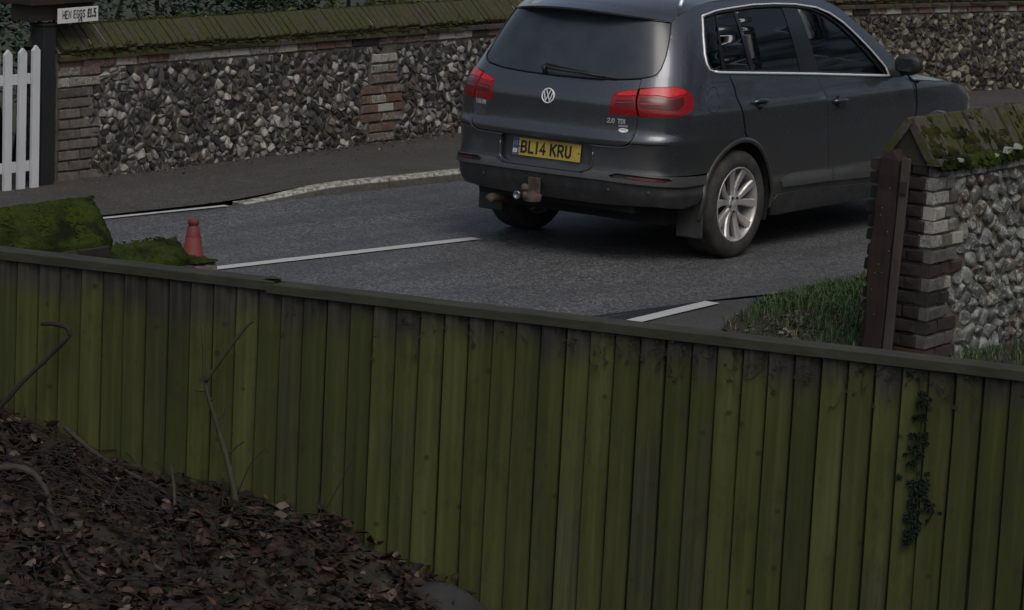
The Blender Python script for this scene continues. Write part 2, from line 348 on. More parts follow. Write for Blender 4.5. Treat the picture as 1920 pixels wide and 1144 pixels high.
# ---------------------------------------------------------------- stroke lettering
GL = {
'A': [[(0,0),(.3,1),(.6,0)],[(.12,.36),(.48,.36)]], 'B': [[(0,0),(0,1),(.4,1),(.55,.88),(.55,.64),(.4,.52),(0,.52)],[(.4,.52),(.6,.38),(.6,.13),(.42,0),(0,0)]],
'D': [[(0,0),(0,1),(.35,1),(.6,.75),(.6,.25),(.35,0),(0,0)]], 'E': [[(.55,1),(0,1),(0,0),(.55,0)],[(0,.52),(.45,.52)]],
'G': [[(.6,.82),(.42,1),(.15,1),(0,.8),(0,.2),(.15,0),(.45,0),(.6,.18),(.6,.48),(.35,.48)]], 'H': [[(0,0),(0,1)],[(.6,0),(.6,1)],[(0,.5),(.6,.5)]],
'I': [[(.1,0),(.1,1)]], 'K': [[(0,0),(0,1)],[(.6,1),(0,.45)],[(.2,.62),(.62,0)]], 'L': [[(0,1),(0,0),(.52,0)]], 'N': [[(0,0),(0,1),(.58,0),(.58,1)]],
'O': [[(.15,0),(0,.2),(0,.8),(.15,1),(.45,1),(.6,.8),(.6,.2),(.45,0),(.15,0)]], 'R': [[(0,0),(0,1),(.42,1),(.58,.86),(.58,.6),(.42,.46),(0,.46)],[(.3,.46),(.62,0)]],
'S': [[(.58,.84),(.42,1),(.15,1),(.02,.85),(.02,.65),(.15,.53),(.45,.47),(.58,.33),(.58,.15),(.42,0),(.15,0),(0,.16)]], 'T': [[(0,1),(.6,1)],[(.3,1),(.3,0)]],
'U': [[(0,1),(0,.2),(.15,0),(.43,0),(.58,.2),(.58,1)]], 'V': [[(0,1),(.3,0),(.6,1)]], 'W': [[(0,1),(.2,0),(.4,.8),(.6,0),(.8,1)]],
'0': [[(.15,0),(0,.2),(0,.8),(.15,1),(.42,1),(.57,.8),(.57,.2),(.42,0),(.15,0)]], '1': [[(.1,0),(.1,1)]],
'2': [[(.02,.8),(.17,1),(.43,1),(.58,.82),(.56,.6),(0,0),(.6,0)]], '4': [[(.45,0),(.45,1),(0,.28),(.62,.28)]],
'5': [[(.55,1),(.08,1),(.04,.56),(.4,.58),(.57,.42),(.57,.16),(.42,0),(.15,0),(0,.14)]], '\u00a3': [[(.55,.85),(.42,1),(.25,1),(.15,.85),(.15,0)],[(0,0),(.6,0)],[(0,.48),(.42,.48)]],
'.': [[(.05,0),(.05,.12)]], '/': [[(0,0),(.5,1)]], 'M': [[(0,0),(0,1),(.35,.35),(.7,1),(.7,0)]]}
ADV = {'I': .25, '1': .3, '.': .2, 'W': .95, 'M': .85}
def ribbon(mb, pts, th, M4, off=0.0, depth=.0015):
    n = len(pts); P2 = [Vector(p) for p in pts]; closed = n > 2 and (P2[0]-P2[-1]).length < 1e-6
    if closed: P2 = P2[:-1]; n -= 1
    L = []
    for i in range(n):
        if closed: a, b_ = P2[i-1], P2[(i+1) % n]
        else: a, b_ = P2[max(i-1, 0)], P2[min(i+1, n-1)]
        d1 = (P2[i]-a).normalized() if (P2[i]-a).length > 1e-9 else (b_-P2[i]).normalized()
        d2 = (b_-P2[i]).normalized() if (b_-P2[i]).length > 1e-9 else d1
        n1 = Vector((-d1.y, d1.x)); n2 = Vector((-d2.y, d2.x)); nn = (n1+n2)
        nn = nn.normalized() if nn.length > .1 else n1
        k = min(1/max(nn.dot(n1), .4), 1.7); p = P2[i]
        if not closed and i == 0: p = p-d2*th*.45
        if not closed and i == n-1: p = p+d1*th*.45
        L.append((p+nn*th*k/2, p-nn*th*k/2))
    vs = []
    for a, b_ in L:
        vs += [M4 @ Vector((a.x, a.y, depth+off)), M4 @ Vector((b_.x, b_.y, depth+off)), M4 @ Vector((a.x, a.y, 0)), M4 @ Vector((b_.x, b_.y, 0))]
    fs = []
    for i in range(n if closed else n-1):
        j = (i+1) % n; a, b_ = 4*i, 4*j
        fs += [(a, a+1, b_+1, b_), (a, b_, b_+2, a+2), (a+1, a+3, b_+3, b_+1)]
    mb.add(vs, fs)
def letters(text, h, th, M4, wid=.62, gap=.22, mb=None, depth=.0015):
    """M4 maps local (right, up, out); text starts at the local origin"""
    mb = mb or MB(); x = 0; k = 0
    for ch in text:
        if ch == ' ': x += h*.42; continue
        for st in GL[ch]:
            ribbon(mb, [(x+p[0]*h*wid/.6, p[1]*h) for p in st], th, M4, off=.0004*(k % 4), depth=depth); k += 1
        x += h*(ADV.get(ch, .62)*wid/.6+gap)
    return mb, x-h*gap
def pchip(kx,ky):
    n=len(kx);h=[kx[i+1]-kx[i] for i in range(n-1)];d=[(ky[i+1]-ky[i])/h[i] for i in range(n-1)]
    m=[0]*n;m[0]=d[0];m[-1]=d[-1]
    for i in range(1,n-1):
        if d[i-1]*d[i]>0:
            w1=2*h[i]+h[i-1];w2=h[i]+2*h[i-1];m[i]=(w1+w2)/(w1/d[i-1]+w2/d[i])
    def f(x):
        if x<=kx[0]:return ky[0]+m[0]*(x-kx[0])
        if x>=kx[-1]:return ky[-1]+m[-1]*(x-kx[-1])
        lo,hi=0,n-1
        while hi-lo>1:
            k=(lo+hi)//2
            if kx[k]<=x:lo=k
            else:hi=k
        t=(x-kx[lo])/h[lo];t2=t*t;t3=t2*t
        return (2*t3-3*t2+1)*ky[lo]+(t3-2*t2+t)*h[lo]*m[lo]+(-2*t3+3*t2)*ky[hi]+(t3-t2)*h[lo]*m[hi]
    return f
W=pchip([.15,.20,.30,.40,.44,.50,.60,.78,.90,.955,1.00,1.06,1.12,1.2,1.3,1.4,1.5,1.56,1.62],
        [.80,.84,.872,.890,.893,.880,.880,.893,.899,.897,.882,.862,.846,.818,.778,.733,.683,.645,.58])
X0=pchip([.20,.28,.36,.45,.53,.565,.60,.68,.75,.785,.84,.92,.99,1.03,1.09,1.14,1.2,1.5,1.6],
         [-.76,-.84,-.895,-.925,-.945,-.94,-.925,-.92,-.925,-.935,-.905,-.90,-.905,-.900,-.865,-.83,-.79,-.62,-.56])
X1=pchip([.2,.35,.5,.62,.8,.92,1.0,1.2,1.6],[3.28,3.42,3.50,3.55,3.54,3.42,3.34,3.3,3.3])
# plan knots s -> (mode, dx, fraction of W)
KS=[0,1,2,3,4,5,6,7,8,9,10,11,12,13,14,15,16,17,18,19,20]
KD=[(0,0,0),(0,.004,.2),(0,.014,.4),(0,.034,.56),(0,.064,.69),(0,.108,.80),(0,.17,.885),(0,.26,.945),(0,.38,.978),(0,.6,.996),
    (2,.60,1.0),(2,1.4,1.0),(2,2.2,.998),(1,-.60,.985),(1,-.42,.96),(1,-.27,.90),(1,-.15,.80),(1,-.07,.64),(1,-.03,.45),(1,-.007,.22),(1,0,0)]
def knot(i,z):
    m,dx,w=KD[i]
    x=(X0(z)+dx) if m==0 else (dx if m==2 else X1(z)+dx)
    return x,w*W(z)
def P(s,z,side=-1):
    s=abs(s) if s>=0 else s
    if s<0: s=-s;side=-side
    n=len(KD)-1
    i=min(int(s),n-1);t=s-i
    def kk(j):
        if j<0: a=knot(-j,z);return (a[0],-a[1])
        if j>n: a=knot(2*n-j,z);return (a[0],-a[1])
        return knot(j,z)
    p0,p1,p2,p3=kk(i-1),kk(i),kk(i+1),kk(i+2)
    # non-uniform safe tangent: use chord-length weighted finite differences
    def dist(a,b): return max(1e-6,math.hypot(a[0]-b[0],a[1]-b[1]))
    d1=dist(p1,p2);d0=dist(p0,p1);d2=dist(p2,p3)
    out=[]
    for k in (0,1):
        v0=(p1[k]-p0[k])/d0;v1=(p2[k]-p1[k])/d1;v2=(p3[k]-p2[k])/d2
        m1=(v0*d1+v1*d0)/(d0+d1)*d1;m2=(v1*d2+v2*d1)/(d1+d2)*d1
        t2=t*t;t3=t2*t
        out.append((2*t3-3*t2+1)*p1[k]+(t3-2*t2+t)*m1+(-2*t3+3*t2)*p2[k]+(t3-t2)*m2)
    return (out[0],side*out[1],z)
# ================================================================ the car
def surf_normal(s, z, side=-1):
    e = 1e-3; p = Vector(P(s, z, side)); a = Vector(P(s+e, z, side))-p; b = Vector(P(s, z+e, side))-p
    n = a.cross(b).normalized(); out = p-Vector((1.25, 0, p.z))
    ref = Vector((p.x-min(max(p.x, .2), 2.4), p.y, 0))
    return n if n.dot(ref) > 0 else -n
def s_of_x(x, z, side=-1, lo=3.0, hi=19.9):
    for _ in range(40):
        m = (lo+hi)/2
        if P(m, z, side)[0] < x: lo = m
        else: hi = m
    return (lo+hi)/2
def circ(cx_, cz_, r, n=40, a0=0, a1=2*math.pi):
    return [(s_of_x(cx_+r*math.cos(a0+(a1-a0)*i/n), cz_+r*math.sin(a0+(a1-a0)*i/n)), cz_+r*math.sin(a0+(a1-a0)*i/n)) for i in range(n)]
def inpoly(p, poly):
    x, y = p; c = False; j = len(poly)-1
    for i in range(len(poly)):
        xi, yi = poly[i]; xj, yj = poly[j]
        if (yi > y) != (yj > y) and x < (xj-xi)*(y-yi)/(yj-yi)+xi: c = not c
        j = i
    return c
KX = .12
def densify(poly, d=.025, closed=True):
    out = []
    n = len(poly)
    for i in range(n if closed else n-1):
        a = poly[i]; b = poly[(i+1) % n]; L = math.hypot((b[0]-a[0])*KX, b[1]-a[1]); k = max(1, int(L/d))
        out += [(a[0]+(b[0]-a[0])*t/k, a[1]+(b[1]-a[1])*t/k) for t in range(k)]
    if not closed: out.append(poly[-1])
    return out
def roundpoly(poly, it=2):
    for _ in range(it):
        o = []
        for i in range(len(poly)):
            a = poly[i]; b = poly[(i+1) % len(poly)]
            o += [(a[0]*.75+b[0]*.25, a[1]*.75+b[1]*.25), (a[0]*.25+b[0]*.75, a[1]*.25+b[1]*.75)]
        poly = o
    return poly
def rings(outer, gs=.16, gz=.0145):
    s0, s1 = min(p[0] for p in outer), max(p[0] for p in outer); z0, z1 = min(p[1] for p in outer), max(p[1] for p in outer)
    ns = max(1, int((s1-s0)/gs)); nz = max(1, int((z1-z0)/gz)); r = []
    for i in range(1, ns):
        for j in range(1, nz):
            p = (s0+(s1-s0)*(i+.5*(j % 2)*0)/ns, z0+(z1-z0)*j/nz)
            if inpoly(p, outer): r.append(p)
    return r
def panel(name, outer, mat, parent, holes=(), off=0.0, thick=.014, side=-1, gs=.16, gz=.0145, offf=None, keep_extra=None):
    outer = densify(outer); holes = [densify(h) for h in holes]
    vs = [Vector((p[0]*KX, p[1])) for p in outer]; faces = [list(range(len(outer)))]; edges = [(i, (i+1) % len(outer)) for i in range(len(outer))]
    for h in holes:
        b = len(vs); vs += [Vector((p[0]*KX, p[1])) for p in h]; edges += [(b+i, b+(i+1) % len(h)) for i in range(len(h))]
    allb = list(vs)
    for p in rings(outer, gs, gz):
        if any(inpoly(p, h) for h in holes): continue
        q = Vector((p[0]*KX, p[1]))
        if min((q-a).length_squared for a in allb) > (.0055)**2: vs.append(q)
    r = delaunay_2d_cdt(vs, edges, [], 0, 1e-6)
    V2, F = r[0], r[2]; keep = []
    for f in F:
        c = sum((V2[i] for i in f), Vector((0, 0)))/len(f); c = (c.x/KX, c.y)
        if inpoly(c, outer) and not any(inpoly(c, h) for h in holes): keep.append(f)
    P3 = []
    for v in V2:
        s, z = v.x/KX, v.y; o = off+(offf(s, z) if offf else 0); p = Vector(P(s, z, side))
        if o: p = p+surf_normal(s, z, side)*o
        P3.append(p)
    vote = 0; fk = []
    for f in keep:
        if (V2[f[1]]-V2[f[0]]).cross(V2[f[2]]-V2[f[0]]) < 0: f = tuple(f)[::-1]
        fk.append(tuple(f)); a, b, c = (P3[i] for i in f[:3]); n = (b-a).cross(c-a); m = (a+b+c)/3
        vote += n.dot(Vector((m.x-min(max(m.x, .2), 2.4), m.y, 0)))
    out = fk if vote > 0 else [f[::-1] for f in fk]
    used = sorted({i for f in out for i in f}); mp = {k: i for i, k in enumerate(used)}
    o = mesh_obj(name, [P3[i] for i in used], [tuple(mp[i] for i in f) for f in out], mat, parent, True)
    if thick:
        m = o.modifiers.new('solid', 'SOLIDIFY'); m.thickness = thick; m.offset = -1
        m = o.modifiers.new('split', 'EDGE_SPLIT'); m.split_angle = R(38); m.use_edge_sharp = False
    return o
def surf_tube(name, pts, rad, mat, parent, off=0.0, side=-1, n=6, flat=1.0, closed=False):
    pp = densify(pts, .02, closed)
    if closed: pp = pp+[pp[0]]
    mb = MB(); mb.tube([Vector(P(s, z, side))+surf_normal(s, z, side)*off for s, z in pp], rad, n); return mb.build(name, mat, parent, True)
def frame_at(s, z, side=-1, off=0.0):
    p = Vector(P(s, z, side)); n = surf_normal(s, z, side); r = Vector((-n.y, n.x, 0)).normalized()
    r = -r if False else r
    r = Vector((0, 0, 1)).cross(n).normalized(); u = n.cross(r).normalized()
    M4 = Matrix((r, u, n)).transposed().to_4x4(); M4.translation = p+n*off; return M4
suv = tag(empty('suv'), 'dark grey five-door SUV with red tail lights and a yellow number plate, on the road', 'car')
ARCH_R = circ(0, .345, .402); ARCH_F = circ(2.604, .345, .402)
DLO = [(8.177,1.54),(8.15,1.42),(8.19,1.31),(8.30,1.255),(8.45,1.22),(8.70,1.205),(9.136,1.190),(9.789,1.158),(10.437,1.125),(11.119,1.087),(11.66,1.058),(11.62,1.12),(11.45,1.237),(11.289,1.34),(11.132,1.430),(10.964,1.497),(10.778,1.540),(10.478,1.568),(10.16,1.580),(9.772,1.583),(9.293,1.574),(8.837,1.562)]
ROOFE = [(5.94,1.512),(6.4,1.535),(6.9,1.557),(7.5,1.580),(8.2,1.603),(8.7,1.615),(9.2,1.624),(9.8,1.630),(10.3,1.629),(10.6,1.619),(10.83,1.601),(10.95,1.585),(11.086,1.552),(11.20,1.500),(11.313,1.440),(11.44,1.376),(11.569,1.312),(11.70,1.235),(11.83,1.155),(11.96,1.075)]
HOODE = [(12.02,1.020),(12.3,1.008),(12.63,.992),(13.2,.972),(13.8,.945),(14.4,.923),(15.15,.898),(16,.885),(17,.878),(18,.875),(19,.873),(20,.873)]
LAMPO = [(4.192,1.109),(5.16,1.126),(6.29,1.131),(6.75,1.125),(7.10,1.114),(7.45,1.096),(7.70,1.074),(7.87,1.047),(7.89,1.020),(7.78,.998),(7.55,.980),(7.25,.967),(6.767,.953),(6.11,.948),(5.05,.946),(4.192,.947)]
LAMPI = [(4.062,1.106),(3.45,1.097),(3.05,1.086),(2.85,1.073),(2.77,1.045),(2.66,.985),(2.60,.947),(3.3,.945),(4.062,.945)]
GLASSR = [(0,1.143),(1.411,1.146),(2.713,1.154),(4.15,1.172),(4.75,1.186),(5.10,1.205),(5.30,1.235),(5.562,1.309),(5.839,1.433),(5.93,1.508)]
GLASST = [(5.93,1.508),(4.4,1.517),(2.5,1.522),(0,1.525)]
def mirror_poly(right_half):    # right half from centre bottom round to centre top
    return right_half+[(-s, z) for s, z in reversed(right_half)]
# --- tailgate, glass
gate_r = [(0,.753),(1.3,.753),(2.6,.754),(3.3,.756),(3.62,.762),(3.86,.778),(4.0,.81),(4.055,.85),(4.07,.93),(4.09,1.098),(4.13,1.163),(2.713,1.147),(1.411,1.139),(0,1.136)]
gate = mirror_poly(gate_r)
LI2 = [(4.5,1.108)]+LAMPI[:-1]+[(4.5,.944)]
tg = panel('tailgate', gate, M_PAINT, suv, [[(s, z) for s, z in LI2], [(-s, z) for s, z in LI2]], gz=.009)
gl = mirror_poly([(s, z+.004) for s, z in GLASSR[:-1]]+[(5.90, 1.50)]+GLASST[1:])
rw = panel('rear_window', gl, M_REARWIN, suv, off=-.004, thick=.004)
# rubber border round the glass
surf_tube('window_seal', mirror_poly(GLASSR+GLASST[1:])[:-1], .0045, M_GLOSSBLACK, suv, off=.0, closed=True)
# wiper
wp = MB(); fr = lambda s, z, o: Vector(P(s, z))+surf_normal(s, z)*o
wp.tube([fr(-.55, 1.172, .035), fr(-.1, 1.163, .04), fr(1.2, 1.158, .035), fr(2.1, 1.152, .028)], [.011, .010, .008, .005], 8)
wp.tube([fr(-.62, 1.198, .014), fr(.6, 1.184, .012), fr(1.6, 1.170, .012), fr(2.75, 1.155, .012)], .006, 6)
wp.tube([fr(-.52, 1.15, .0), fr(-.52, 1.172, .045)], .016, 8)
wp.build('wiper', M_BLACK, rw, True)
# --- lamps
for sd_ in (-1, 1):
    for nm, poly in (('tail_light', LAMPO), ('tail_light', LAMPI)):
        tl = panel(nm, poly, M_LAMP, suv, off=-.001, thick=.02, side=sd_, gs=.12, gz=.008)
        inner = poly is LAMPI
        if inner:
            up = [(4.03,1.100),(3.5,1.092),(3.1,1.081),(2.93,1.069),(3.1,1.060),(3.6,1.066),(4.03,1.070)]; lo = [(3.98,.995),(3.95,1.045),(3.0,1.035),(2.87,1.0)]
            ln = [(4.0,1.028),(3.9,1.031),(3.0,1.022),(2.95,1.018)]
        else:
            up = [(4.24,1.102),(5.16,1.118),(6.29,1.123),(6.9,1.114),(7.3,1.098),(7.1,1.082),(6.2,1.068),(5.3,1.078),(4.24,1.075)]
            lo = [(4.3,1.000),(4.3,1.060),(5.5,1.062),(6.2,1.052),(7.1,1.066),(7.15,1.02),(6.6,.985),(6.0,.990)]
            ln = [(4.4,1.026),(5.6,1.028),(5.6,1.022),(4.4,1.020)]
        panel('lamp_light_band', up, M_LAMP_B, tl, off=.003, thick=.003, side=sd_, gs=.15)
        panel('lamp_dark_field', lo, M_LAMP_D, tl, off=.0012, thick=.002, side=sd_, gs=.15)
        panel('lamp_guide_line', ln, M_LAMP_B, tl, off=.004, thick=.003, side=sd_, gs=.2)
# --- bumper
RECESS = [(-1.97,.735),(-1.97,.610),(-1.86,.594),(-1.55,.577),(1.55,.577),(1.86,.594),(1.97,.610),(1.97,.735),(1.85,.7475),(-1.85,.7475)]
bump_r = [(0,.7475),(3.3,.750),(3.66,.756),(3.90,.770),(8.60,.768)]
arch_edge = [p for p in densify(circ(0, .345, .402, 60), .5) if p[0] < s_of_x(0, .4) and .57 < p[1] < .75]
bl = [(s_of_x(-.402*math.cos(R(a)), .345+.402*math.sin(R(a))), .345+.402*math.sin(R(a))) for a in (84, 78, 70, 62, 54, 46, 38, 35.6)]
bump_poly_r = [(0,.7475),(3.3,.750),(3.66,.756),(3.90,.769),(6.0,.770)]+[(bl[2][0], .766)]+[b for b in bl[2:]]
rb = panel('rear_bumper', [(-s, z) for s, z in reversed(bump_poly_r)]+bump_poly_r[1:]+[(7.0,.578),(5.0,.585),(2.2,.594),(1.75,.568),(-1.75,.568),(-2.2,.594),(-5.0,.585),(-7.0,.578)], M_PAINT, suv, [RECESS])
strip_top = [(-8.74,.566),(-7.0,.573),(-5.0,.580),(-2.2,.589),(-1.75,.563),(1.75,.563),(2.2,.589),(5.0,.580),(7.0,.573),(8.74,.566)]
RF = [(2.95,.566),(3.35,.580),(6.5,.565),(6.75,.553),(6.3,.540),(3.1,.553)]
st = panel('bumper_step', [(8.74,.515),(7.7,.508),(5,.524),(2.6,.535),(0,.536),(-2.6,.535),(-5,.524),(-7.7,.508),(-8.74,.515)]+strip_top, M_STRIP, rb, [RF, [(-s, z) for s, z in RF]], off=.013, thick=.03)
for sd_ in (-1, 1):
    panel('reflector_housing', RF, M_BLACK, rb, off=-.008, thick=.01, side=sd_)
    panel('reflector', [(3.9,.570),(6.2,.560),(6.3,.551),(6.1,.544),(4.0,.556)], M_REFLECTOR, rb, off=-.004, thick=.004, side=sd_)
def low_off(s, z): return -.02*max(0, (.46-z)/.1)
panel('bumper_lower_skirt', [(8.74,.512),(7.7,.505),(5,.521),(2.6,.531),(0,.532),(-2.6,.531),(-5,.521),(-7.7,.505),(-8.74,.512),(-8.62,.44),(-8.3,.385),(-7.5,.358),(-5.2,.376),(-2.5,.366),(2.5,.366),(5.2,.376),(7.5,.358),(8.3,.385),(8.62,.44)], M_LOWER, rb, off=-.004, thick=.02, offf=low_off)
panel('plate_recess', [(s*1.04, .658+(z-.658)*1.06) for s, z in RECESS], M_PAINT, rb, off=-.03, thick=.01)
rim_ = [(-2.02,.70),(-2.02,.606),(-1.88,.588),(-1.58,.570),(1.58,.570),(1.88,.588),(2.02,.606),(2.02,.70)]
surf_tube('recess_lip', rim_, .007, M_PAINT, rb, off=.001)
for sg in (-1, 1):
    surf_tube('tailgate_lip_line', [(sg*1.95,.741),(sg*2.8,.742),(sg*3.5,.747),(sg*3.85,.760),(sg*4.1,.79)], .003, M_STRIP, rb, off=.004)
for s_ in (-5.2, -2.9, 2.9, 5.2):
    mb = MB(); m4 = frame_at(s_, .475, -1, -.002); mb.lathe([(0, .011), (.006, .011), (.007, .009), (.007, 0)], (0, 0, 0), 'z', 12)
    mb.v = [tuple(m4 @ Vector(v)) for v in mb.v]; mb.build('parking_sensor', M_STRIP, rb, True)
# number plate
pm = frame_at(-.0001, .676, -1, 0); c = Vector((-.888+.004, -.0, .676)); tl_ = R(6)
rr_ = Vector((0, -1, 0)); uu_ = Vector((math.sin(tl_), 0, math.cos(tl_))); nn_ = rr_.cross(uu_)
PM = Matrix((rr_, uu_, nn_)).transposed().to_4x4(); PM.translation = c+nn_*.012
def local_box(mb, M4, x0, x1, y0, y1, z0, z1):
    b = MB(); b.box(x0, x1, y0, y1, z0, z1); mb.add([M4 @ Vector(v) for v in b.v], b.f)
def place_box(name, M4, dims, mat, parent, bev=0):
    mb = MB(); local_box(mb, M4, *dims); o = mb.build(name, mat, parent)
    if bev: bevel(o, bev)
    return o
plate = place_box('number_plate', PM, (-.26, .26, -.0555, .0555, 0, .004), M_YELLOW, suv)
place_box('plate_band', PM, (-.2575, -.214, -.053, .053, .004, .0048), M_PLATEBLUE, plate)
for bx in ((-.26, .26, -.0555, -.0525, .004, .0052), (-.26, .26, .0525, .0555, .004, .0052), (-.26, -.2575, -.0525, .0525, .004, .0052), (.2575, .26, -.0525, .0525, .004, .0052)): pass
mb = MB()
for k in range(12):
    a = 2*math.pi*k/12; local_box(mb, PM, -.236+.012*math.cos(a)-.0018, -.236+.012*math.cos(a)+.0018, .020+.012*math.sin(a)-.0018, .020+.012*math.sin(a)+.0018, .0048, .0054)
mb.build('plate_stars', M_YELLOW, plate)
letters('GB', .022, .005, PM @ Matrix.Translation((-.254, -.040, .0048)), .5, .25)[0].build('plate_letters', M_PLATEWHITE, plate)
x = -.199
for grp in ('BL14', 'KRU'):
    for ch in grp:
        wch = .043; m_ = MB(); adv = .018 if ch == '1' else .046
        for k, stt in enumerate(GL[ch]):
            pts = [((0.002 if ch == '1' else p[0]/.6*.036), p[1]*.066) for p in stt]
            ribbon(m_, pts, .0145, PM @ Matrix.Translation((x+.007, -.033, .004)), off=.0005*k, depth=.001)
        m_.build('plate_character', M_PLATEBLACK, plate); x += adv+.0115
    x += .024
for sx in (-.206, .250):
    mb = MB(); mb.lathe([(0, .005), (.003, .005), (.0035, 0)], (0, 0, 0), 'z', 10)
    mb.v = [tuple(PM @ (Vector(v)+Vector((sx, .0, .004)))) for v in mb.v]; mb.build('plate_screw', M_PLATEBLACK, plate)
# badge
BM = frame_at(.0001, 1.018, -1, .001)
mb = MB(); mb.lathe([(0, .049), (.006, .049), (.008, .045), (.006, .041), (.002, .041)], (0, 0, 0), 'z', 40); mb.v = [tuple(BM @ Vector(v)) for v in mb.v]
bd = MB(); bd.lathe([(0, .043), (.0015, .043), (.002, 0)], (0, 0, 0), 'z', 32); bd.v = [tuple(BM @ Vector(v)) for v in bd.v]
bdo = bd.build('badge', M_GLOSSBLACK, tg)
ribbon(mb, [(-.017, .036), (0, .002), (.017, .036)], .0075, BM, off=.002, depth=.003)
ribbon(mb, [(-.034, .024), (-.015, -.032), (0, .002), (.015, -.032), (.034, .024)], .0075, BM, off=.0026, depth=.003)
fix_normals(mb.build('badge_emblem', M_CHROME, bdo, False))
# lettering on the tailgate
lm = frame_at(-3.98, .930, -1, .002)
letters('TIGUAN', .023, .0050, frame_at(-3.85, .917, -1, .004), .62, .22, depth=.002)[0].build('model_lettering', M_LETTER, tg)
letters('2.0', .025, .0055, frame_at(2.55, .893, -1, .004), .62, .22, depth=.002)[0].build('engine_lettering', M_LETTER, tg)
letters('TDI', .025, .0055, frame_at(3.05, .893, -1, .004), .62, .22, depth=.002)[0].build('engine_lettering', M_LETTER, tg)
letters('4MOTION', .0105, .0028, frame_at(3.10, .872, -1, .004), .62, .25, depth=.002)[0].build('drive_lettering', M_LETTER, tg)
mb = MB(); m4 = frame_at(3.38, .850, -1, .001); mb.lathe([(0, 1), (.003, 1), (.005, .9), (.003, .72), (.003, 0)], (0, 0, 0), 'z', 28)
mb.v = [tuple(m4 @ Vector((v[0]*.033, v[1]*.014, v[2]))) for v in mb.v]; mb.build('oval_badge', M_CHROME, tg, True)
# --- side bodies
DOOR_R = [(9.137,1.176),(9.228,1.095),(9.285,.998),(9.325,.890),(9.37,.81)]
da = [(s_of_x(.425*math.cos(R(a)), .345+.425*math.sin(R(a))), .345+.425*math.sin(R(a))) for a in (80, 70, 58, 46, 34, 20, 8)]
da = [p for p in da if p[0] > 9.37]
DOOR_R = DOOR_R+[(max(p[0], 9.42), p[1]) for p in da]+[(9.86,.30),(10.70,.285),(10.668,.45),(10.655,.583),(10.61,.729),(10.565,.873),(10.519,1.013),(10.455,1.112)]
DOOR_R += [(9.789,1.145)]
DOOR_F = [(10.462,1.112),(10.526,1.013),(10.572,.873),(10.617,.729),(10.662,.583),(10.675,.45),(10.707,.285),(12.0,.26),(12.10,.5),(12.12,.83),(12.05,.99),(11.93,1.032),(11.119,1.074)]
SIDE = [(4.17,1.167),(4.75,1.180),(5.13,1.200),(5.34,1.232),(5.60,1.309),(5.875,1.433),(5.96,1.508)]+ROOFE[1:]+[(12.0,1.016),(12.10,.99),(12.14,.83),(12.12,.5),(12.06,.235),(9.86,.245),(9.80,.245)]
SIDE += [p for p in [(s_of_x(.402*math.cos(R(a)), .345+.402*math.sin(R(a))), .345+.402*math.sin(R(a))) for a in (-5, 10, 25, 40, 55, 70, 80, 90, 100, 107)]]
SIDE += [(6.0,.776),(3.93,.776),(4.03,.80),(4.085,.85),(4.10,.93),(4.12,1.098)]
LO2 = [(3.9,1.110)]+LAMPO[1:-1]+[(3.9,.945)]
def gro(poly, g): # grow a closed polygon slightly for a shut line
    c = (sum(p[0] for p in poly)/len(poly), sum(p[1] for p in poly)/len(poly)); n = len(poly); o = []
    area = sum(poly[i][0]*KX*poly[(i+1) % n][1]-poly[(i+1) % n][0]*KX*poly[i][1] for i in range(n))
    sg = 1 if area > 0 else -1
    for i in range(n):
        a, b, d = poly[i-1], poly[i], poly[(i+1) % n]
        e1 = Vector(((b[0]-a[0])*KX, b[1]-a[1])).normalized(); e2 = Vector(((d[0]-b[0])*KX, d[1]-b[1])).normalized()
        nn = Vector((e1.y, -e1.x))+Vector((e2.y, -e2.x)); nn = nn.normalized()*sg if nn.length > 1e-6 else Vector((0, 0))
        o.append((b[0]+nn.x*g/KX, b[1]+nn.y*g))
    return o
FRONTF = [(12.16,.83),(12.13,.99),(12.08,1.012)]+[(s, z-.006) for s, z in HOODE[1:]]
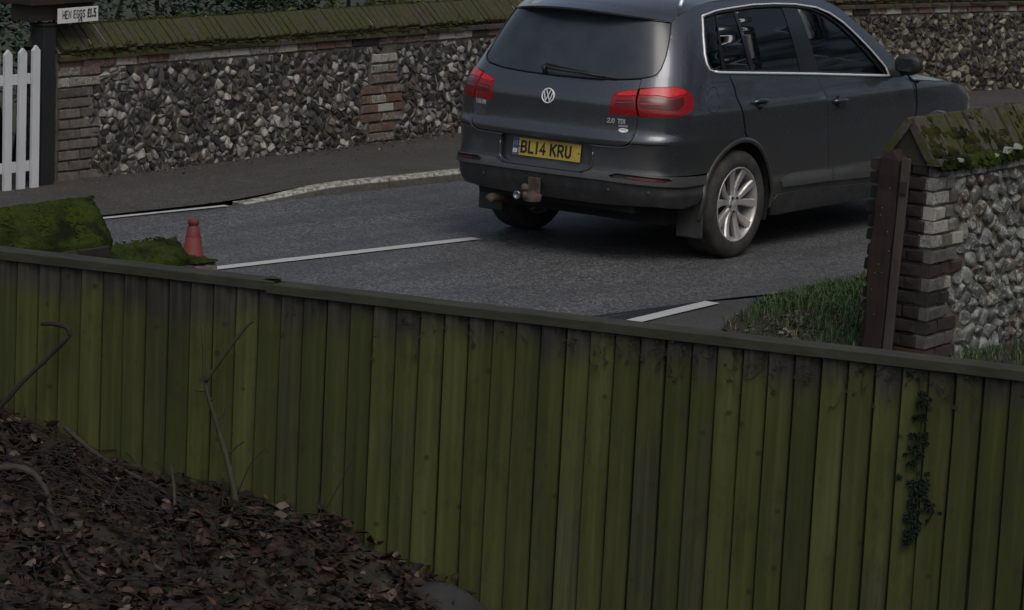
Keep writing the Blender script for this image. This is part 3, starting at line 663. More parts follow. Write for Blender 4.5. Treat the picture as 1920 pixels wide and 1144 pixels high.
for sd_ in (-1, 1):
    bs = panel('body_side', SIDE, M_PAINT, suv, [DLO, gro(DOOR_R, .0025), gro(DOOR_F, .0025), ARCH_F, LO2, circ(0, .345, .4015)], side=sd_)
    d1 = panel('rear_door', DOOR_R, M_PAINT, suv, side=sd_, holes=[circ(0, .345, .42)]); d2 = panel('front_door', DOOR_F, M_PAINT, suv, [ARCH_F], side=sd_)
    # handles: cup, bar and lower lip
    for d, s0, z0 in ((d1, 9.53, .985), (d2, 10.735, .933)):
        m4 = frame_at(s0, z0, sd_, .0); fl = -1 if sd_ == 1 else 1
        mb = MB(); mb.lathe([(.0005, 1), (.002, .96), (.0012, 0)], (0, 0, 0), 'z', 28); mb.v = [tuple(m4 @ Vector((v[0]*.05, v[1]*.040+.0, v[2]))) for v in mb.v]
        h_ = mb.build('handle_cup', M_GLOSSBLACK, d, True)
        mb = MB(); hb = [(-.085, .006, .004), (-.078, .008, .022), (-.04, .010, .036), (.02, .010, .038), (.065, .006, .03), (.085, .002, .004)]
        mb.tube([m4 @ Vector((a*fl, b, c_)) for a, b, c_ in hb], [.008, .011, .012, .012, .012, .009], 10); hd = mb.build('door_handle', M_PAINT, d, True)
    # side glazing
    def clip_poly(sa, sb, la, lb):
        """part of the glazed area between two slanted lines given as (s at bottom, s at top)"""
        def lim(z, l): return l[0]+(l[1]-l[0])*(z-1.15)/.42
        def clip(poly, l, keep_hi):
            o = []
            fd = lambda p: (p[0]-lim(p[1], l))*(1 if keep_hi else -1)
            for i in range(len(poly)):
                a, b = poly[i], poly[(i+1) % len(poly)]; da_, db_ = fd(a), fd(b)
                if da_ >= 0: o.append(a)
                if (da_ > 0) != (db_ > 0) and abs(da_-db_) > 1e-9:
                    t = da_/(da_-db_); o.append((a[0]+(b[0]-a[0])*t, a[1]+(b[1]-a[1])*t))
            return o
        return clip(clip(DLO, la, True), lb, False)
    seg = [((7, 7), (9.075, 8.90), 'quarter_window', M_GLASS_PRIV), ((9.115, 8.94), (9.49, 9.33), 'fixed_door_window', M_GLASS_PRIV), ((9.53, 9.37), (10.235, 10.27), 'rear_door_window', M_GLASS_PRIV), ((10.50, 10.49), (13, 13), 'front_door_window', M_GLASS_FRONT)]
    for la, lb, nm, mt in seg:
        poly = clip_poly(0, 0, la, lb); panel(nm, poly, mt, suv, off=-.010, thick=0, side=sd_, gs=.3, gz=.03)
    for la, lb in (((9.065, 8.89), (9.125, 8.95)), ((9.48, 9.32), (9.54, 9.38)), ((10.225, 10.26), (10.51, 10.50))):
        panel('window_pillar', clip_poly(0, 0, la, lb), M_GLOSSBLACK, suv, off=-.006, thick=.004, side=sd_, gs=.3, gz=.03)
    surf_tube('window_chrome_surround', DLO[:], .0065, M_CHROME, suv, off=.002, side=sd_, closed=True)
    surf_tube('beltline_chrome', DLO[5:11], .0085, M_CHROME, suv, off=.004, side=sd_)
    surf_tube('window_rubber', gro(DLO, -.012), .009, M_GLOSSBLACK, suv, off=-.006, side=sd_, closed=True)
    # fuel flap line
    if sd_ == -1:
        fl_ = roundpoly([(8.47,1.05),(8.55,1.112),(8.92,1.112),(9.04,1.055),(9.03,.98),(8.80,.955),(8.52,.97)], 2)
        surf_tube('fuel_flap', fl_, .0022, M_GLOSSBLACK, bs, off=.0, side=sd_, closed=True)
    # crease on the flanks, sill and door strips
    panel('door_protection_strip', [(9.89,.452),(9.93,.478),(10.05,.494),(10.2,.497),(10.692,.478),(10.695,.405),(9.90,.418)], M_STRIP, d1, off=.016, thick=.03, side=sd_)
    panel('door_protection_strip', [(10.705,.478),(11.3,.452),(11.95,.425),(11.97,.37),(10.71,.404)], M_STRIP, d2, off=.016, thick=.03, side=sd_)
    panel('sill', [(9.80,.335),(9.86,.372),(10.2,.374),(11.0,.352),(12.0,.322),(12.02,.23),(9.80,.235)], M_LOWER, suv, off=.010, thick=.03, side=sd_)
    # wheel arch trims
    for cx_, nm in ((0, 'rear'), (2.604, 'front')):
        ys = []; mb = MB(); prof = [(-.002, .400), (.007, .403), (.009, .415), (.006, .428), (-.004, .436)]
        nA = 44; grid = []
        for i in range(nA+1):
            a = R(-8+196*i/nA)
            for (o_, r_) in prof:
                x_ = cx_+r_*math.cos(a); z_ = .345+r_*math.sin(a); s_ = s_of_x(x_, z_)
                p = Vector(P(s_, z_, sd_)); grid.append(p+Vector((0, sd_*o_, 0)))
        fs = [(i*5+k, (i+1)*5+k, (i+1)*5+k+1, i*5+k+1) for i in range(nA) for k in range(4)]
        fs = [f if sd_ == -1 else f[::-1] for f in fs]
        o = fix_normals(mesh_obj('wheel_arch_trim', grid, fs, M_PAINT, suv, True))
        wl = MB(); wl.lathe([(0, .398), (-sd_*.36, .398), (-sd_*.36, .02)], (cx_, sd_*.868, .345), 'y', 28, None, R(-20), R(200)); wl.build('wheel_arch_liner', M_UNDER, suv)
    # front: wing, bumper
    panel('front_wing', [(12.07,.24),(12.132,.5),(12.152,.83),(12.145,.98)]+[(s, z-.006) for s, z in HOODE[1:6]]+[(14.2,.75),(14.0,.60),(13.9,.25)], M_PAINT, suv, [ARCH_F], side=sd_)
    HL = [(14.0,.70),(13.75,.78),(13.9,.855),(14.6,.865),(15.6,.845),(17.0,.80),(17.2,.74),(16.6,.70),(15.2,.685)]
    panel('headlight', HL, M_HEADLAMP, suv, side=sd_, off=-.002)
    panel('front_bumper', [(13.92,.25),(14.02,.60),(14.22,.75),(14.42,.913),(15.15,.890),(16,.877),(18,.867),(20,.865),(20,.22),(17,.22)], M_PAINT, suv, [gro(HL, .004), [(17.4,.80),(17.3,.66),(21,.66),(21,.80)], [(15.5,.52),(15.3,.32),(21,.30),(21,.54)]], side=sd_)
    panel('grille', [(17.3,.81),(17.2,.65),(20,.65),(20,.81)], M_BLACK, suv, off=-.02, side=sd_)
    panel('lower_grille', [(15.4,.53),(15.2,.31),(20,.29),(20,.55)], M_BLACK, suv, off=-.03, side=sd_)
    # mudflap
    mb = MB(); mb.box(-.41, -.395, sd_*.875 if sd_ < 0 else .68, -.68 if sd_ < 0 else .875, .16, .44); bevel(mb.build('mud_flap', M_LOWER, suv), .008)
    # mirror
    mm = MB(); yb = sd_*.86
    n_ = 10; rg = []
    for i in range(n_+1):
        t = i/n_; rr2 = math.sin(math.pi*(.12+.8*t))**.55
        y_ = yb+sd_*(.03+.18*t)
        for k in range(14):
            a = 2*math.pi*k/14; rg.append(Vector((1.97+.045*rr2*math.cos(a)*(1.2 if math.cos(a) > 0 else .75)+.02*t, y_, 1.142+.076*rr2*math.sin(a))))
    fs = [(i*14+k, i*14+(k+1) % 14, (i+1)*14+(k+1) % 14, (i+1)*14+k) for i in range(n_) for k in range(14)]+[tuple(range(14)), tuple(range(n_*14, n_*14+14))]
    wm = fix_normals(mesh_obj('wing_mirror', rg, fs, M_BLACK, suv, True))
    mb = MB(); mb.box(1.922, 1.932, min(yb+sd_*.065, yb+sd_*.175), max(yb+sd_*.065, yb+sd_*.175), 1.098, 1.188); bevel(mb.build('mirror_glass', M_MIRROR, wm), .004)
    mb = MB(); mb.box(1.93, 2.02, min(yb-sd_*.02, yb+sd_*.08), max(yb-sd_*.02, yb+sd_*.08), 1.055, 1.10); bevel(mb.build('mirror_foot', M_BLACK, wm), .01)
    # roof rail
    mb = MB(); rl = [(-.36, 1.605), (-.30, 1.648), (-.15, 1.675), (.3, 1.697), (.8, 1.698), (1.1, 1.675), (1.2, 1.64), (1.24, 1.61)]
    mb.tube([(a, sd_*(.575 if a > -.32 else .60), b) for a, b in rl], [.012, .014, .015, .015, .015, .015, .014, .012], 10); mb.build('roof_rail', M_CHROME, suv, True)
# --- roof, spoiler, windscreen, bonnet as lofts between the two body edges
def loft(name, rows, mat, parent, nv=21, thick=.012, pw=2.0):
    vs = []; fs = []
    for (p, bow, crown) in rows:
        for k in range(nv):
            v = -1+2*k/(nv-1); w_ = 1-abs(v)**pw; vs.append((p[0]+bow*w_, abs(p[1])*v, p[2]+crown*(1-v*v)))
    for i in range(len(rows)-1):
        for k in range(nv-1): fs.append((i*nv+k, (i+1)*nv+k, (i+1)*nv+k+1, i*nv+k+1))
    o = mesh_obj(name, vs, fs, mat, parent, True)
    if o.data.polygons[0].normal.z < 0: o.data.flip_normals()
    m = o.modifiers.new('solid', 'SOLIDIFY'); m.thickness = thick; m.offset = -1
    m = o.modifiers.new('split', 'EDGE_SPLIT'); m.split_angle = R(38); m.use_edge_sharp = False
    return o
def interp_edge(E, k):
    out = []
    for i in range(len(E)-1):
        for j in range(k): t = j/k; out.append((E[i][0]*(1-t)+E[i+1][0]*t, E[i][1]*(1-t)+E[i+1][1]*t))
    return out+[E[-1]]
RE = [(s, z, Vector(P(s, z))) for s, z in interp_edge(ROOFE, 3)]
def bow_at(x): return -.29*max(0, min(1, (-.02-x)/.48))**1.15
def crown_at(x): return .052
rows_roof = [(p, bow_at(p.x), crown_at(p.x)) for s, z, p in RE if s <= 10.95]
p0 = rows_roof[0][0]
k = 4
spo = loft('spoiler', rows_roof[:k+1], M_PAINT, suv, pw=2.6, nv=31)
rows2 = [rows_roof[k]]+rows_roof[k+1:]
p_, b_, c_ = rows2[0]; rows2[0] = (p_+Vector((.004, 0, 0)), b_, c_)
loft('roof', rows2, M_PAINT, suv, pw=2.6, nv=31)
# underside of the spoiler, down to the top of the rear glass
nv = 31; vs = []
for k in range(nv):
    v = -1+2*k/(nv-1); w_ = 1-abs(v)**2.6
    vs.append((p0.x+rows_roof[0][1]*w_+.004, abs(p0.y)*v, p0.z+.052*(1-v*v)-.010))
for k in range(nv):
    v = -1+2*k/(nv-1); s = 5.93*abs(v)**.9; q_ = P(s, 1.516, -1 if v < 0 else 1); vs.append((q_[0]+.01, q_[1], 1.516+.006*(1-v*v)))
mesh_obj('spoiler_underside', vs, [(k, k+1, nv+k+1, nv+k) for k in range(nv-1)], M_BLACK, spo, True)
rows_w = [(p, .03+.14*min(1, (p.x-1.3)/.8), .052-.015*min(1, (p.x-1.3)/.8)) for s, z, p in RE if s >= 10.95]
loft('windscreen', [(p+Vector((.006 if i == 0 else 0, 0, 0)), b, c) for i, (p, b, c) in enumerate(rows_w)], M_GLASS_FRONT, suv, thick=.004)
HE = [(s, z, Vector(P(s, z))) for s, z in interp_edge(HOODE, 3)]
wb = rows_w[-1]
def hb(p): return .14*max(0, 1-(p.x-2.15)/.5)
loft('bonnet', [(p, hb(p), .052*abs(p.y)/.86) for s, z, p in HE[1:-1]], M_PAINT, suv)
cw = [(wb[0], wb[1], wb[2]-.01), (HE[1][2], hb(HE[1][2])-.01, .03)]
loft('windscreen_cowl', cw, M_BLACK, suv)
# bonnet edge highlight crease
# --- wheels
def wheel(x, side):
    t = empty('wheel', (x, side*.768, .345), suv); hw = .1175
    def L(name, prof, mat, n=64, smooth=True):
        mb = MB(); mb.lathe([(side*h, r) for h, r in prof], (0, 0, 0), 'y', n); return fix_normals(mb.build(name, mat, t, smooth))
    ty = L('tyre', [(-hw+.012, .238), (-hw, .27), (-hw+.002, .315), (-hw+.02, .339), (-.085, .3445), (.085, .3445), (hw-.02, .339), (hw-.002, .315), (hw, .275), (hw-.006, .250), (hw-.014, .238)], M_RUBBER)
    for k in (-.06, -.02, .02, .06):
        g = MB(); g.lathe([(k-.005, .3447), (k-.005, .3449), (k+.005, .3449), (k+.005, .3447)], (0, 0, 0), 'y', 48); g.build('tread_groove', M_BLACK, ty)
    L('rim', [(hw-.012, .243), (hw-.006, .240), (hw-.008, .232), (hw-.03, .226), (.02, .215), (-hw+.02, .225), (-hw+.015, .240)], M_ALLOY)
    L('brake_disc', [(.0, .0), (.0, .17), (-.02, .17), (-.02, .0)], M_BRAKE)
    L('wheel_barrel', [(-.03, .0), (-.03, .21)], M_UNDER, 32)
    for k in range(5):
        for sg in (-1, 1):
            a = R(86+72*k); a1 = a+sg*R(17.5); a0 = a+sg*R(12)
            mb = MB(); rad = lambda th: Vector((math.cos(th), 0, math.sin(th))); tan = lambda th: Vector((-math.sin(th), 0, math.cos(th)))
            pr = []
            for (r_, th, wd, h) in ((.045, a0+sg*R(2), .015, .082), (.09, a0, .018, .078), (.14, a0+sg*R(2.2), .0235, .083), (.19, a1-sg*R(.8), .028, .093), (.229, a1, .030, .104)):
                c0 = rad(th)*r_; tt = tan(th); o_ = Vector((0, side, 0))
                pr += [c0-tt*wd+o_*(h-.010), c0-tt*wd*.7+o_*h, c0+tt*wd*.7+o_*h, c0+tt*wd+o_*(h-.010), c0+tt*wd*.8+o_*(h-.035), c0-tt*wd*.8+o_*(h-.035)]
            fs = [(i*6+j, i*6+(j+1) % 6, (i+1)*6+(j+1) % 6, (i+1)*6+j) for i in range(4) for j in range(6)]+[tuple(range(6)), tuple(range(24, 30))]
            fix_normals(mesh_obj('spoke', pr, fs, M_ALLOY, t))
    L('hub_cap', [(.06, .062), (.082, .058), (.086, .036), (.083, .033), (.086, .028), (.088, 0)], M_ALLOY, 28)
    for k in range(5):
        a = R(50+72*k); mb = MB(); mb.lathe([(side*.075, .011), (side*.0885, .010), (side*.0885, 0)], (.048*math.cos(a), 0, .048*math.sin(a)), 'y', 10); mb.build('wheel_bolt', M_BRAKE, t)
for x_ in (0, 2.604):
    for sd_ in (-1, 1): wheel(x_, sd_)
# --- underside, tow bar, exhaust, cabin
mb = MB(); mb.box(-.55, 3.1, -.68, .68, .24, .50); mb.box(-.78, -.5, -.60, .60, .33, .50); mb.box(.42, 2.15, -.84, .84, .24, .42); mb.build('underbody', M_UNDER, suv)
mb = MB(); mb.box(-.62, 2.3, -.74, .74, .60, .64); mb.build('cabin_floor', M_INT, suv)
mb = MB(); mb.tube([(-.70, .42, .30), (-.86, .44, .32), (-.90, .44, .31)], .028, 12); mb.build('exhaust_pipe', M_RUST, suv, True)
tb = place_box('tow_bar', Matrix.Translation((0, 0, 0)), (-.962, -.945, -.045+.045, .045+.045, .385, .50), M_RUST, suv, .004)
mb = MB(); mb.tube([(-.94, .045, .40), (-1.02, .045, .375), (-1.05, .045, .385), (-1.055, .045, .42)], [.03, .024, .018, .016], 12)
mb.lathe([(-.026, .002), (-.02, .016), (-.008, .0245), (.008, .0245), (.02, .016), (.025, 0)], (-1.055, .045, .445), 'z', 16); mb.build('tow_ball', M_RUST, tb, True)
mb = MB(); mb.lathe([(-.02, .055), (.02, .06), (.025, .045), (.025, 0)], (-.99, .03, .375), 'z', 20); mb.lathe([(-.02, .055), (-.02, 0)], (-.99, .03, .375), 'z', 20); mb.build('tow_socket_plate', M_RUST, tb, True)
mb = MB(); mb.lathe([(0, .020), (.03, .028), (.034, .022), (.02, .018), (.02, 0)], (0, 0, 0), 'z', 18)
mt = Matrix.Translation((-1.0, .125, .385)) @ Matrix.Rotation(R(-90), 4, 'Y'); mb.v = [tuple(mt @ Vector(v)) for v in mb.v]; mb.build('electric_socket', M_CHROMED, tb, True)
def seat(x, y, wd, hgt=.62):
    t = empty('seat', (x, y, .64), suv)
    mb = MB(); mb.box(0, .5, -wd/2, wd/2, 0, .28); bevel(mb.build('seat_cushion', M_INT, t), .05, 3)
    mb = MB(); mb.add([(0, -wd/2, .2), (.16, -wd/2, .2), (.16, wd/2, .2), (0, wd/2, .2), (-.16, -wd/2*.85, hgt), (-.06, -wd/2*.85, hgt), (-.06, wd/2*.85, hgt), (-.16, wd/2*.85, hgt)], [(0,3,2,1),(4,5,6,7),(0,1,5,4),(1,2,6,5),(2,3,7,6),(3,0,4,7)]); bevel(mb.build('backrest', M_INTG, t), .04, 3)
    mb = MB(); mb.box(-.17, -.07, -.13, .13, hgt+.05, hgt+.22); bevel(mb.build('head_restraint', M_INTG, t), .035, 3)
seat(1.25, -.37, .5, .68); seat(1.25, .37, .5, .68); seat(.35, -.40, .46, .58); seat(.35, .08, .44, .58); seat(.35, .5, .30, .58)
mb = MB(); mb.box(1.95, 2.45, -.74, .74, .70, 1.06); bevel(mb.build('dashboard', M_INT, suv), .06, 3)
mb = MB(); ring = [Vector((1.78+.06*math.sin(a)*.4, -.37+.185*math.cos(a), 1.02+.175*math.sin(a))) for a in [2*math.pi*i/28 for i in range(29)]]; mb.tube(ring, .015, 8, cap=False); mb.tube([(1.79, -.54, 1.02), (1.82, -.37, 1.0), (1.79, -.2, 1.02)], .014, 6); mb.build('steering_wheel', M_INTG, suv, True)
mb = MB()
for sd_ in (-1, 1):
    mb = MB(); mb.box(-.5, 2.2, sd_*.76-.01, sd_*.76+.01, .62, 1.04); mb.build('door_lining', M_INT, suv)
# ================================================================ setting
rnd = random.Random(7)
def poly_sheet(name, pts, z, mat, zf=None, step=None):
    """flat sheet from an outline, optionally with a grid inside so that it can undulate"""
    if not zf:
        return struct(mesh_obj(name, [(x, y, z) for x, y in pts], [tuple(range(len(pts)))], mat))
    out = []
    for i in range(len(pts)):
        a, b = pts[i], pts[(i+1) % len(pts)]; k = max(1, int(math.hypot(b[0]-a[0], b[1]-a[1])/step)); out += [(a[0]+(b[0]-a[0])*t/k, a[1]+(b[1]-a[1])*t/k) for t in range(k)]
    vs = [Vector(p) for p in out]; nb = len(vs)
    x0, x1 = min(p[0] for p in pts), max(p[0] for p in pts); y0, y1 = min(p[1] for p in pts), max(p[1] for p in pts)
    x = x0+step/2
    while x < x1:
        y = y0+step/2
        while y < y1:
            if inpoly((x, y), pts): vs.append(Vector((x, y)))
            y += step
        x += step
    r = delaunay_2d_cdt(vs, [(i, (i+1) % nb) for i in range(nb)], [], 1, 1e-5)
    P3 = [(v.x, v.y, zf(v.x, v.y)) for v in r[0]]
    fs = [tuple(f) if ((r[0][f[1]]-r[0][f[0]]).cross(r[0][f[2]]-r[0][f[0]]) > 0) else tuple(f)[::-1] for f in r[2]]
    return struct(mesh_obj(name, P3, fs, mat, smooth=True))
def sstep(a, b, x): t = max(0, min(1, (x-a)/(b-a))); return t*t*(3-2*t)
def wall_y(x):
    if x < 4: return 3.88
    if x < 12: return 3.88-.0232*(x-4)**2
    return 3.88-.0232*64-.371*(x-12)
def kerb_y(x): return 2.56-.105*(x-.3)+(.02*(x-3)**2*-1 if x > 3 else 0)
FD = Vector((.22092054, -.97529181, 0)); FN = Vector((-.97529181, -.22092054, 0)); FA = Vector((-7.21659, -1.56559, 0))
def fpt(a, off, z): return FA+FD*a+FN*off+Vector((0, 0, z))
g0, g1 = fpt(-30, -.05, 0), fpt(30, -.05, 0)
struct(mesh_obj('ground', [(g0.x, g0.y, -.03), (g1.x, g1.y, -.03), (300, g1.y, -.03), (300, 300, -.03), (g0.x, 300, -.03)], [(0, 1, 2, 3, 4)], M_GROUND))
kx = [-60, -30, -12, -6, -4, -3, -2, -1, 0, 1, 2, 3, 4, 5, 6, 8, 10, 13, 18, 30]
near = [(-60, 6.4), (-20, 2.2), (-9, .3), (-6.4, -.1), (-4.6, -.55), (-3.4, -1.15), (-2.52, -1.50), (-1.59, -1.69), (-1.0, -1.88), (0, -2.0), (2, -2.3), (5, -2.9), (9, -4.1), (14, -6.6), (22, -12), (30, -19)]
road = near+[(x, kerb_y(x)) for x in reversed(kx)]
poly_sheet('road', road, 0, M_ROAD, lambda x, y: .004*noise.noise(Vector((x*.8, y*.8, 0))), .5)
pave = [(x, kerb_y(x)+.11) for x in kx if x > -20 and x < 20]+[(x, wall_y(x)+.05) for x in (18, 14, 12, 10, 8, 6, 4, 2, 0, -2, -4, -12)]
def pave_z(x, y):
    k = sstep(-1.0, .35, x); d = sstep(0, .8, y-kerb_y(x)-.1)
    return .062*max(k, d)+.008+.006*noise.noise(Vector((x*1.5, y*1.5, 3)))
poly_sheet('pavement', pave, 0, M_PAVE, pave_z, .16)
# kerb stones
kerb = struct(empty('kerb', (0, 2.5, 0)))
xs = [-.72, .74, 1.66, 2.58, 3.50, 4.42, 5.34, 6.26, 7.18, 8.1, 9.02, 9.94]
for i in range(len(xs)-1):
    mb = MB(); a, b = xs[i]+.006, xs[i+1]-.006; n = 10; vs = []
    for j in range(n+1):
        x = a+(b-a)*j/n; h = .066*sstep(-.75, .30, x)+.006; y = kerb_y(x)-(.02*(1-sstep(-.7, .2, x)))
        jt = .002*noise.noise(Vector((x*9, i, 0)))
        vs += [(x, y-2.5, -.02), (x, y+.004-2.5, h*.72), (x, y+.022-2.5, h+jt), (x, y+.115-2.5, h+.002+jt), (x, y+.115-2.5, -.02)]
    fs = [(j*5+k, (j+1)*5+k, (j+1)*5+k+1, j*5+k+1) for j in range(n) for k in range(4)]+[(0, 1, 2, 3, 4), tuple(n*5+k for k in (4, 3, 2, 1, 0))]
    bevel(fix_normals(mesh_obj('kerb_stone', vs, fs, M_KERB, kerb)), .006)
def line_strip(name, pts, wd, mat, z=.006, label=None, n=14, taper=0):
    vs = []; m = len(pts)
    def at(t):
        k = min(int(t*(m-1)), m-2); f = t*(m-1)-k; return Vector(pts[k]).lerp(Vector(pts[k+1]), f)
    for i in range(n+1):
        t = i/n; p = at(t); d = (at(min(1, t+.02))-at(max(0, t-.02))).normalized(); nn = Vector((-d.y, d.x))
        w_ = wd*(1+.08*noise.noise(Vector((t*20, wd*99, 0))))
        vs += [tuple(p+nn*w_/2)+(z,), tuple(p-nn*w_/2)+(z,)]
    o = mesh_obj(name, vs, [(2*i, 2*i+1, 2*i+3, 2*i+2) for i in range(n)], mat)
    if o.data.polygons[0].normal.z < 0: o.data.flip_normals()
    return struct(o)
line_strip('road_marking_centre_dash', [(-2.95, 1.015), (-1.8, .84), (-.69, .675)], .095, M_LINE, .008)
line_strip('road_marking_edge_line', [(-3.4, 3.02), (-1.9, 2.785), (-.89, 2.655)], .055, M_LINE, .010)
line_strip('road_marking_edge_dash', [(-3.4, -1.80), (-2.44, -1.775), (-1.66, -1.752)], .10, M_LINE, .030)
# apron between the road and the garden, slightly proud of the road with a dark joint, its edge shadow line painted in
apron = [(-9, .32), (-6.4, -.08), (-4.6, -.53), (-3.4, -1.17), (-2.52, -1.56), (-1.63, -1.74), (-1.0, -1.90), (-.2, -2.02), (1.2, -2.2), (2.4, -3.0), (-2.3, -6), (-6.0, -6.0), (-6.9, -2.2)]
poly_sheet('driveway_apron', apron, .012, M_APRON, lambda x, y: .020+.006*noise.noise(Vector((x*2, y*2, 9))), .2)
struct(mesh_obj('joint_shadow_strip', [(x, y, .0115) for x, y in [(-3.6, -1.32), (-2.95, -1.40), (-2.50, -1.475), (-1.62, -1.675), (-1.0, -1.872), (-.9, -1.92)]]+[(x, y, .031) for x, y in [(-.9, -1.93), (-1.3, -1.80), (-1.66, -1.705), (-2.44, -1.73), (-3.0, -1.745), (-3.6, -1.755)]], [(0, 11, 10, 1), (1, 10, 9, 2), (2, 9, 8, 3), (3, 8, 7, 4), (4, 7, 6, 5)], M_JOINT_SHADOW))
bpy.data.objects['joint_shadow_strip'].data.flip_normals() if bpy.data.objects['joint_shadow_strip'].data.polygons[0].normal.z < 0 else None
# ---------------------------------------------------------------- walls
def voronoi(x0, x1, z0, z1, size, rr, jit=.38, asp=.85, keep=None):
    pts = []; dz = size*asp; nz = max(1, round((z1-z0)/dz)); dz = (z1-z0)/nz; nx = max(1, round((x1-x0)/size)); dx = (x1-x0)/nx
    G_ = {}
    for j in range(-1, nz+1):
        for i in range(-1, nx+1):
            p = (x0+(i+.5+(.25 if j % 2 else -.25)+rr.uniform(-jit, jit))*dx, z0+(j+.5+rr.uniform(-jit, jit))*dz); G_[(i, j)] = p
    for j in range(nz):
        for i in range(nx):
            p = G_[(i, j)]
            poly = [(max(x0, p[0]-2*size), max(z0, p[1]-2*size)), (min(x1, p[0]+2*size), max(z0, p[1]-2*size)), (min(x1, p[0]+2*size), min(z1, p[1]+2*size)), (max(x0, p[0]-2*size), min(z1, p[1]+2*size))]
            if not (x0 < p[0] < x1 and z0 < p[1] < z1): continue
            for dj in (-2, -1, 0, 1, 2):
                for di in (-2, -1, 0, 1, 2):
                    q = G_.get((i+di, j+dj))
                    if q is None or q is p: continue
                    mx, mz = (p[0]+q[0])/2, (p[1]+q[1])/2; nx_, nz_ = q[0]-p[0], q[1]-p[1]; o = []
                    for k in range(len(poly)):
                        a, b = poly[k], poly[(k+1) % len(poly)]; da = (a[0]-mx)*nx_+(a[1]-mz)*nz_; db = (b[0]-mx)*nx_+(b[1]-mz)*nz_
                        if da <= 0: o.append(a)
                        if (da < 0) != (db < 0) and abs(da-db) > 1e-12: t = da/(da-db); o.append((a[0]+(b[0]-a[0])*t, a[1]+(b[1]-a[1])*t))
                    poly = o
                    if len(poly) < 3: break
                if len(poly) < 3: break
            if len(poly) < 3: continue
            ar = abs(sum(poly[k][0]*poly[(k+1) % len(poly)][1]-poly[(k+1) % len(poly)][0]*poly[k][1] for k in range(len(poly))))/2
            if ar < size*size*.15: continue
            if keep and not keep(p): continue
            pts.append((ar, poly))
    return pts
def stone_geo(poly, joint, h, rr, inner=True, shrink=.9):
    """rough stone filling one cell: verts as (u, v, out)"""
    c = (sum(p[0] for p in poly)/len(poly), sum(p[1] for p in poly)/len(poly))
    o = []
    for k in range(len(poly)):
        a, b = poly[k], poly[(k+1) % len(poly)]
        if math.hypot(a[0]-b[0], a[1]-b[1]) < .006: continue
        f1, f2 = rr.uniform(.14, .3), rr.uniform(.7, .86)
        o += [(a[0]+(b[0]-a[0])*f1, a[1]+(b[1]-a[1])*f1), (a[0]+(b[0]-a[0])*f2, a[1]+(b[1]-a[1])*f2)]
    poly = o
    if len(poly) < 4: return None
    n = len(poly); R_ = sum(math.hypot(p[0]-c[0], p[1]-c[1]) for p in poly)/n; k = max(.4, 1-joint/R_)*shrink/.9
    k *= rr.uniform(.90, 1.0); tx, tz = rr.uniform(-.4, .4), rr.uniform(-.4, .4); vs = []
    for p in poly: j = rr.uniform(.95, 1.03); vs.append((c[0]+(p[0]-c[0])*k*j, c[1]+(p[1]-c[1])*k*j, -.015))
    m1 = rr.uniform(.80, .93)
    for p in poly: j = rr.uniform(.93, 1.04); vs.append((c[0]+(p[0]-c[0])*k*m1*j, c[1]+(p[1]-c[1])*k*m1*j, h*(.55+.35*rr.random())+(p[0]-c[0])*tx*.5+(p[1]-c[1])*tz*.5))
    fs = [(i, (i+1) % n, n+(i+1) % n, n+i) for i in range(n)]
    off = (rr.uniform(-.15, .15)*R_, rr.uniform(-.15, .15)*R_)
    if inner:
        for p in poly: j = rr.uniform(.40, .62); vs.append((c[0]+off[0]+(p[0]-c[0])*k*j, c[1]+off[1]+(p[1]-c[1])*k*j, h*rr.uniform(.85, 1.15)+(p[0]-c[0])*tx+(p[1]-c[1])*tz))
        fs += [(n+i, n+(i+1) % n, 2*n+(i+1) % n, 2*n+i) for i in range(n)]+[tuple(range(2*n, 3*n))]
    else:
        vs.append((c[0]+off[0], c[1]+off[1], h*1.1)); fs += [(n+i, n+(i+1) % n, 2*n) for i in range(n)]
    return vs, fs, n
DARKF = [(.018,.020,.022),(.030,.032,.034),(.013,.014,.016),(.040,.040,.041),(.030,.028,.023)]; MIDF = [(.075,.072,.064),(.10,.097,.087),(.058,.052,.043),(.085,.068,.056)]; PALEF = [(.26,.255,.235),(.19,.185,.17),(.38,.375,.35)]
def flint_cols(nv, n, rr, pale=.18, mid=.22):
    u = rr.random()
    core = rr.choice(PALEF if u < pale else MIDF if u < pale+mid else DARKF); rim = rr.choice(PALEF) if rr.random() < .42 else core; rim2 = rr.choice(MIDF) if rr.random() < .5 else core
    cols = []
    side0 = rr.randrange(max(1, n)); span = rr.randint(n//4, (2*n)//3)
    for i in range(nv):
        if i < n: cols.append(tuple(x*.8 for x in rim2))
        elif i < 2*n: cols.append(rim if ((i-n-side0) % n) < span else core)
        else: cols.append(core)
    return cols
def cut_off(o): return o
BRICKS = []
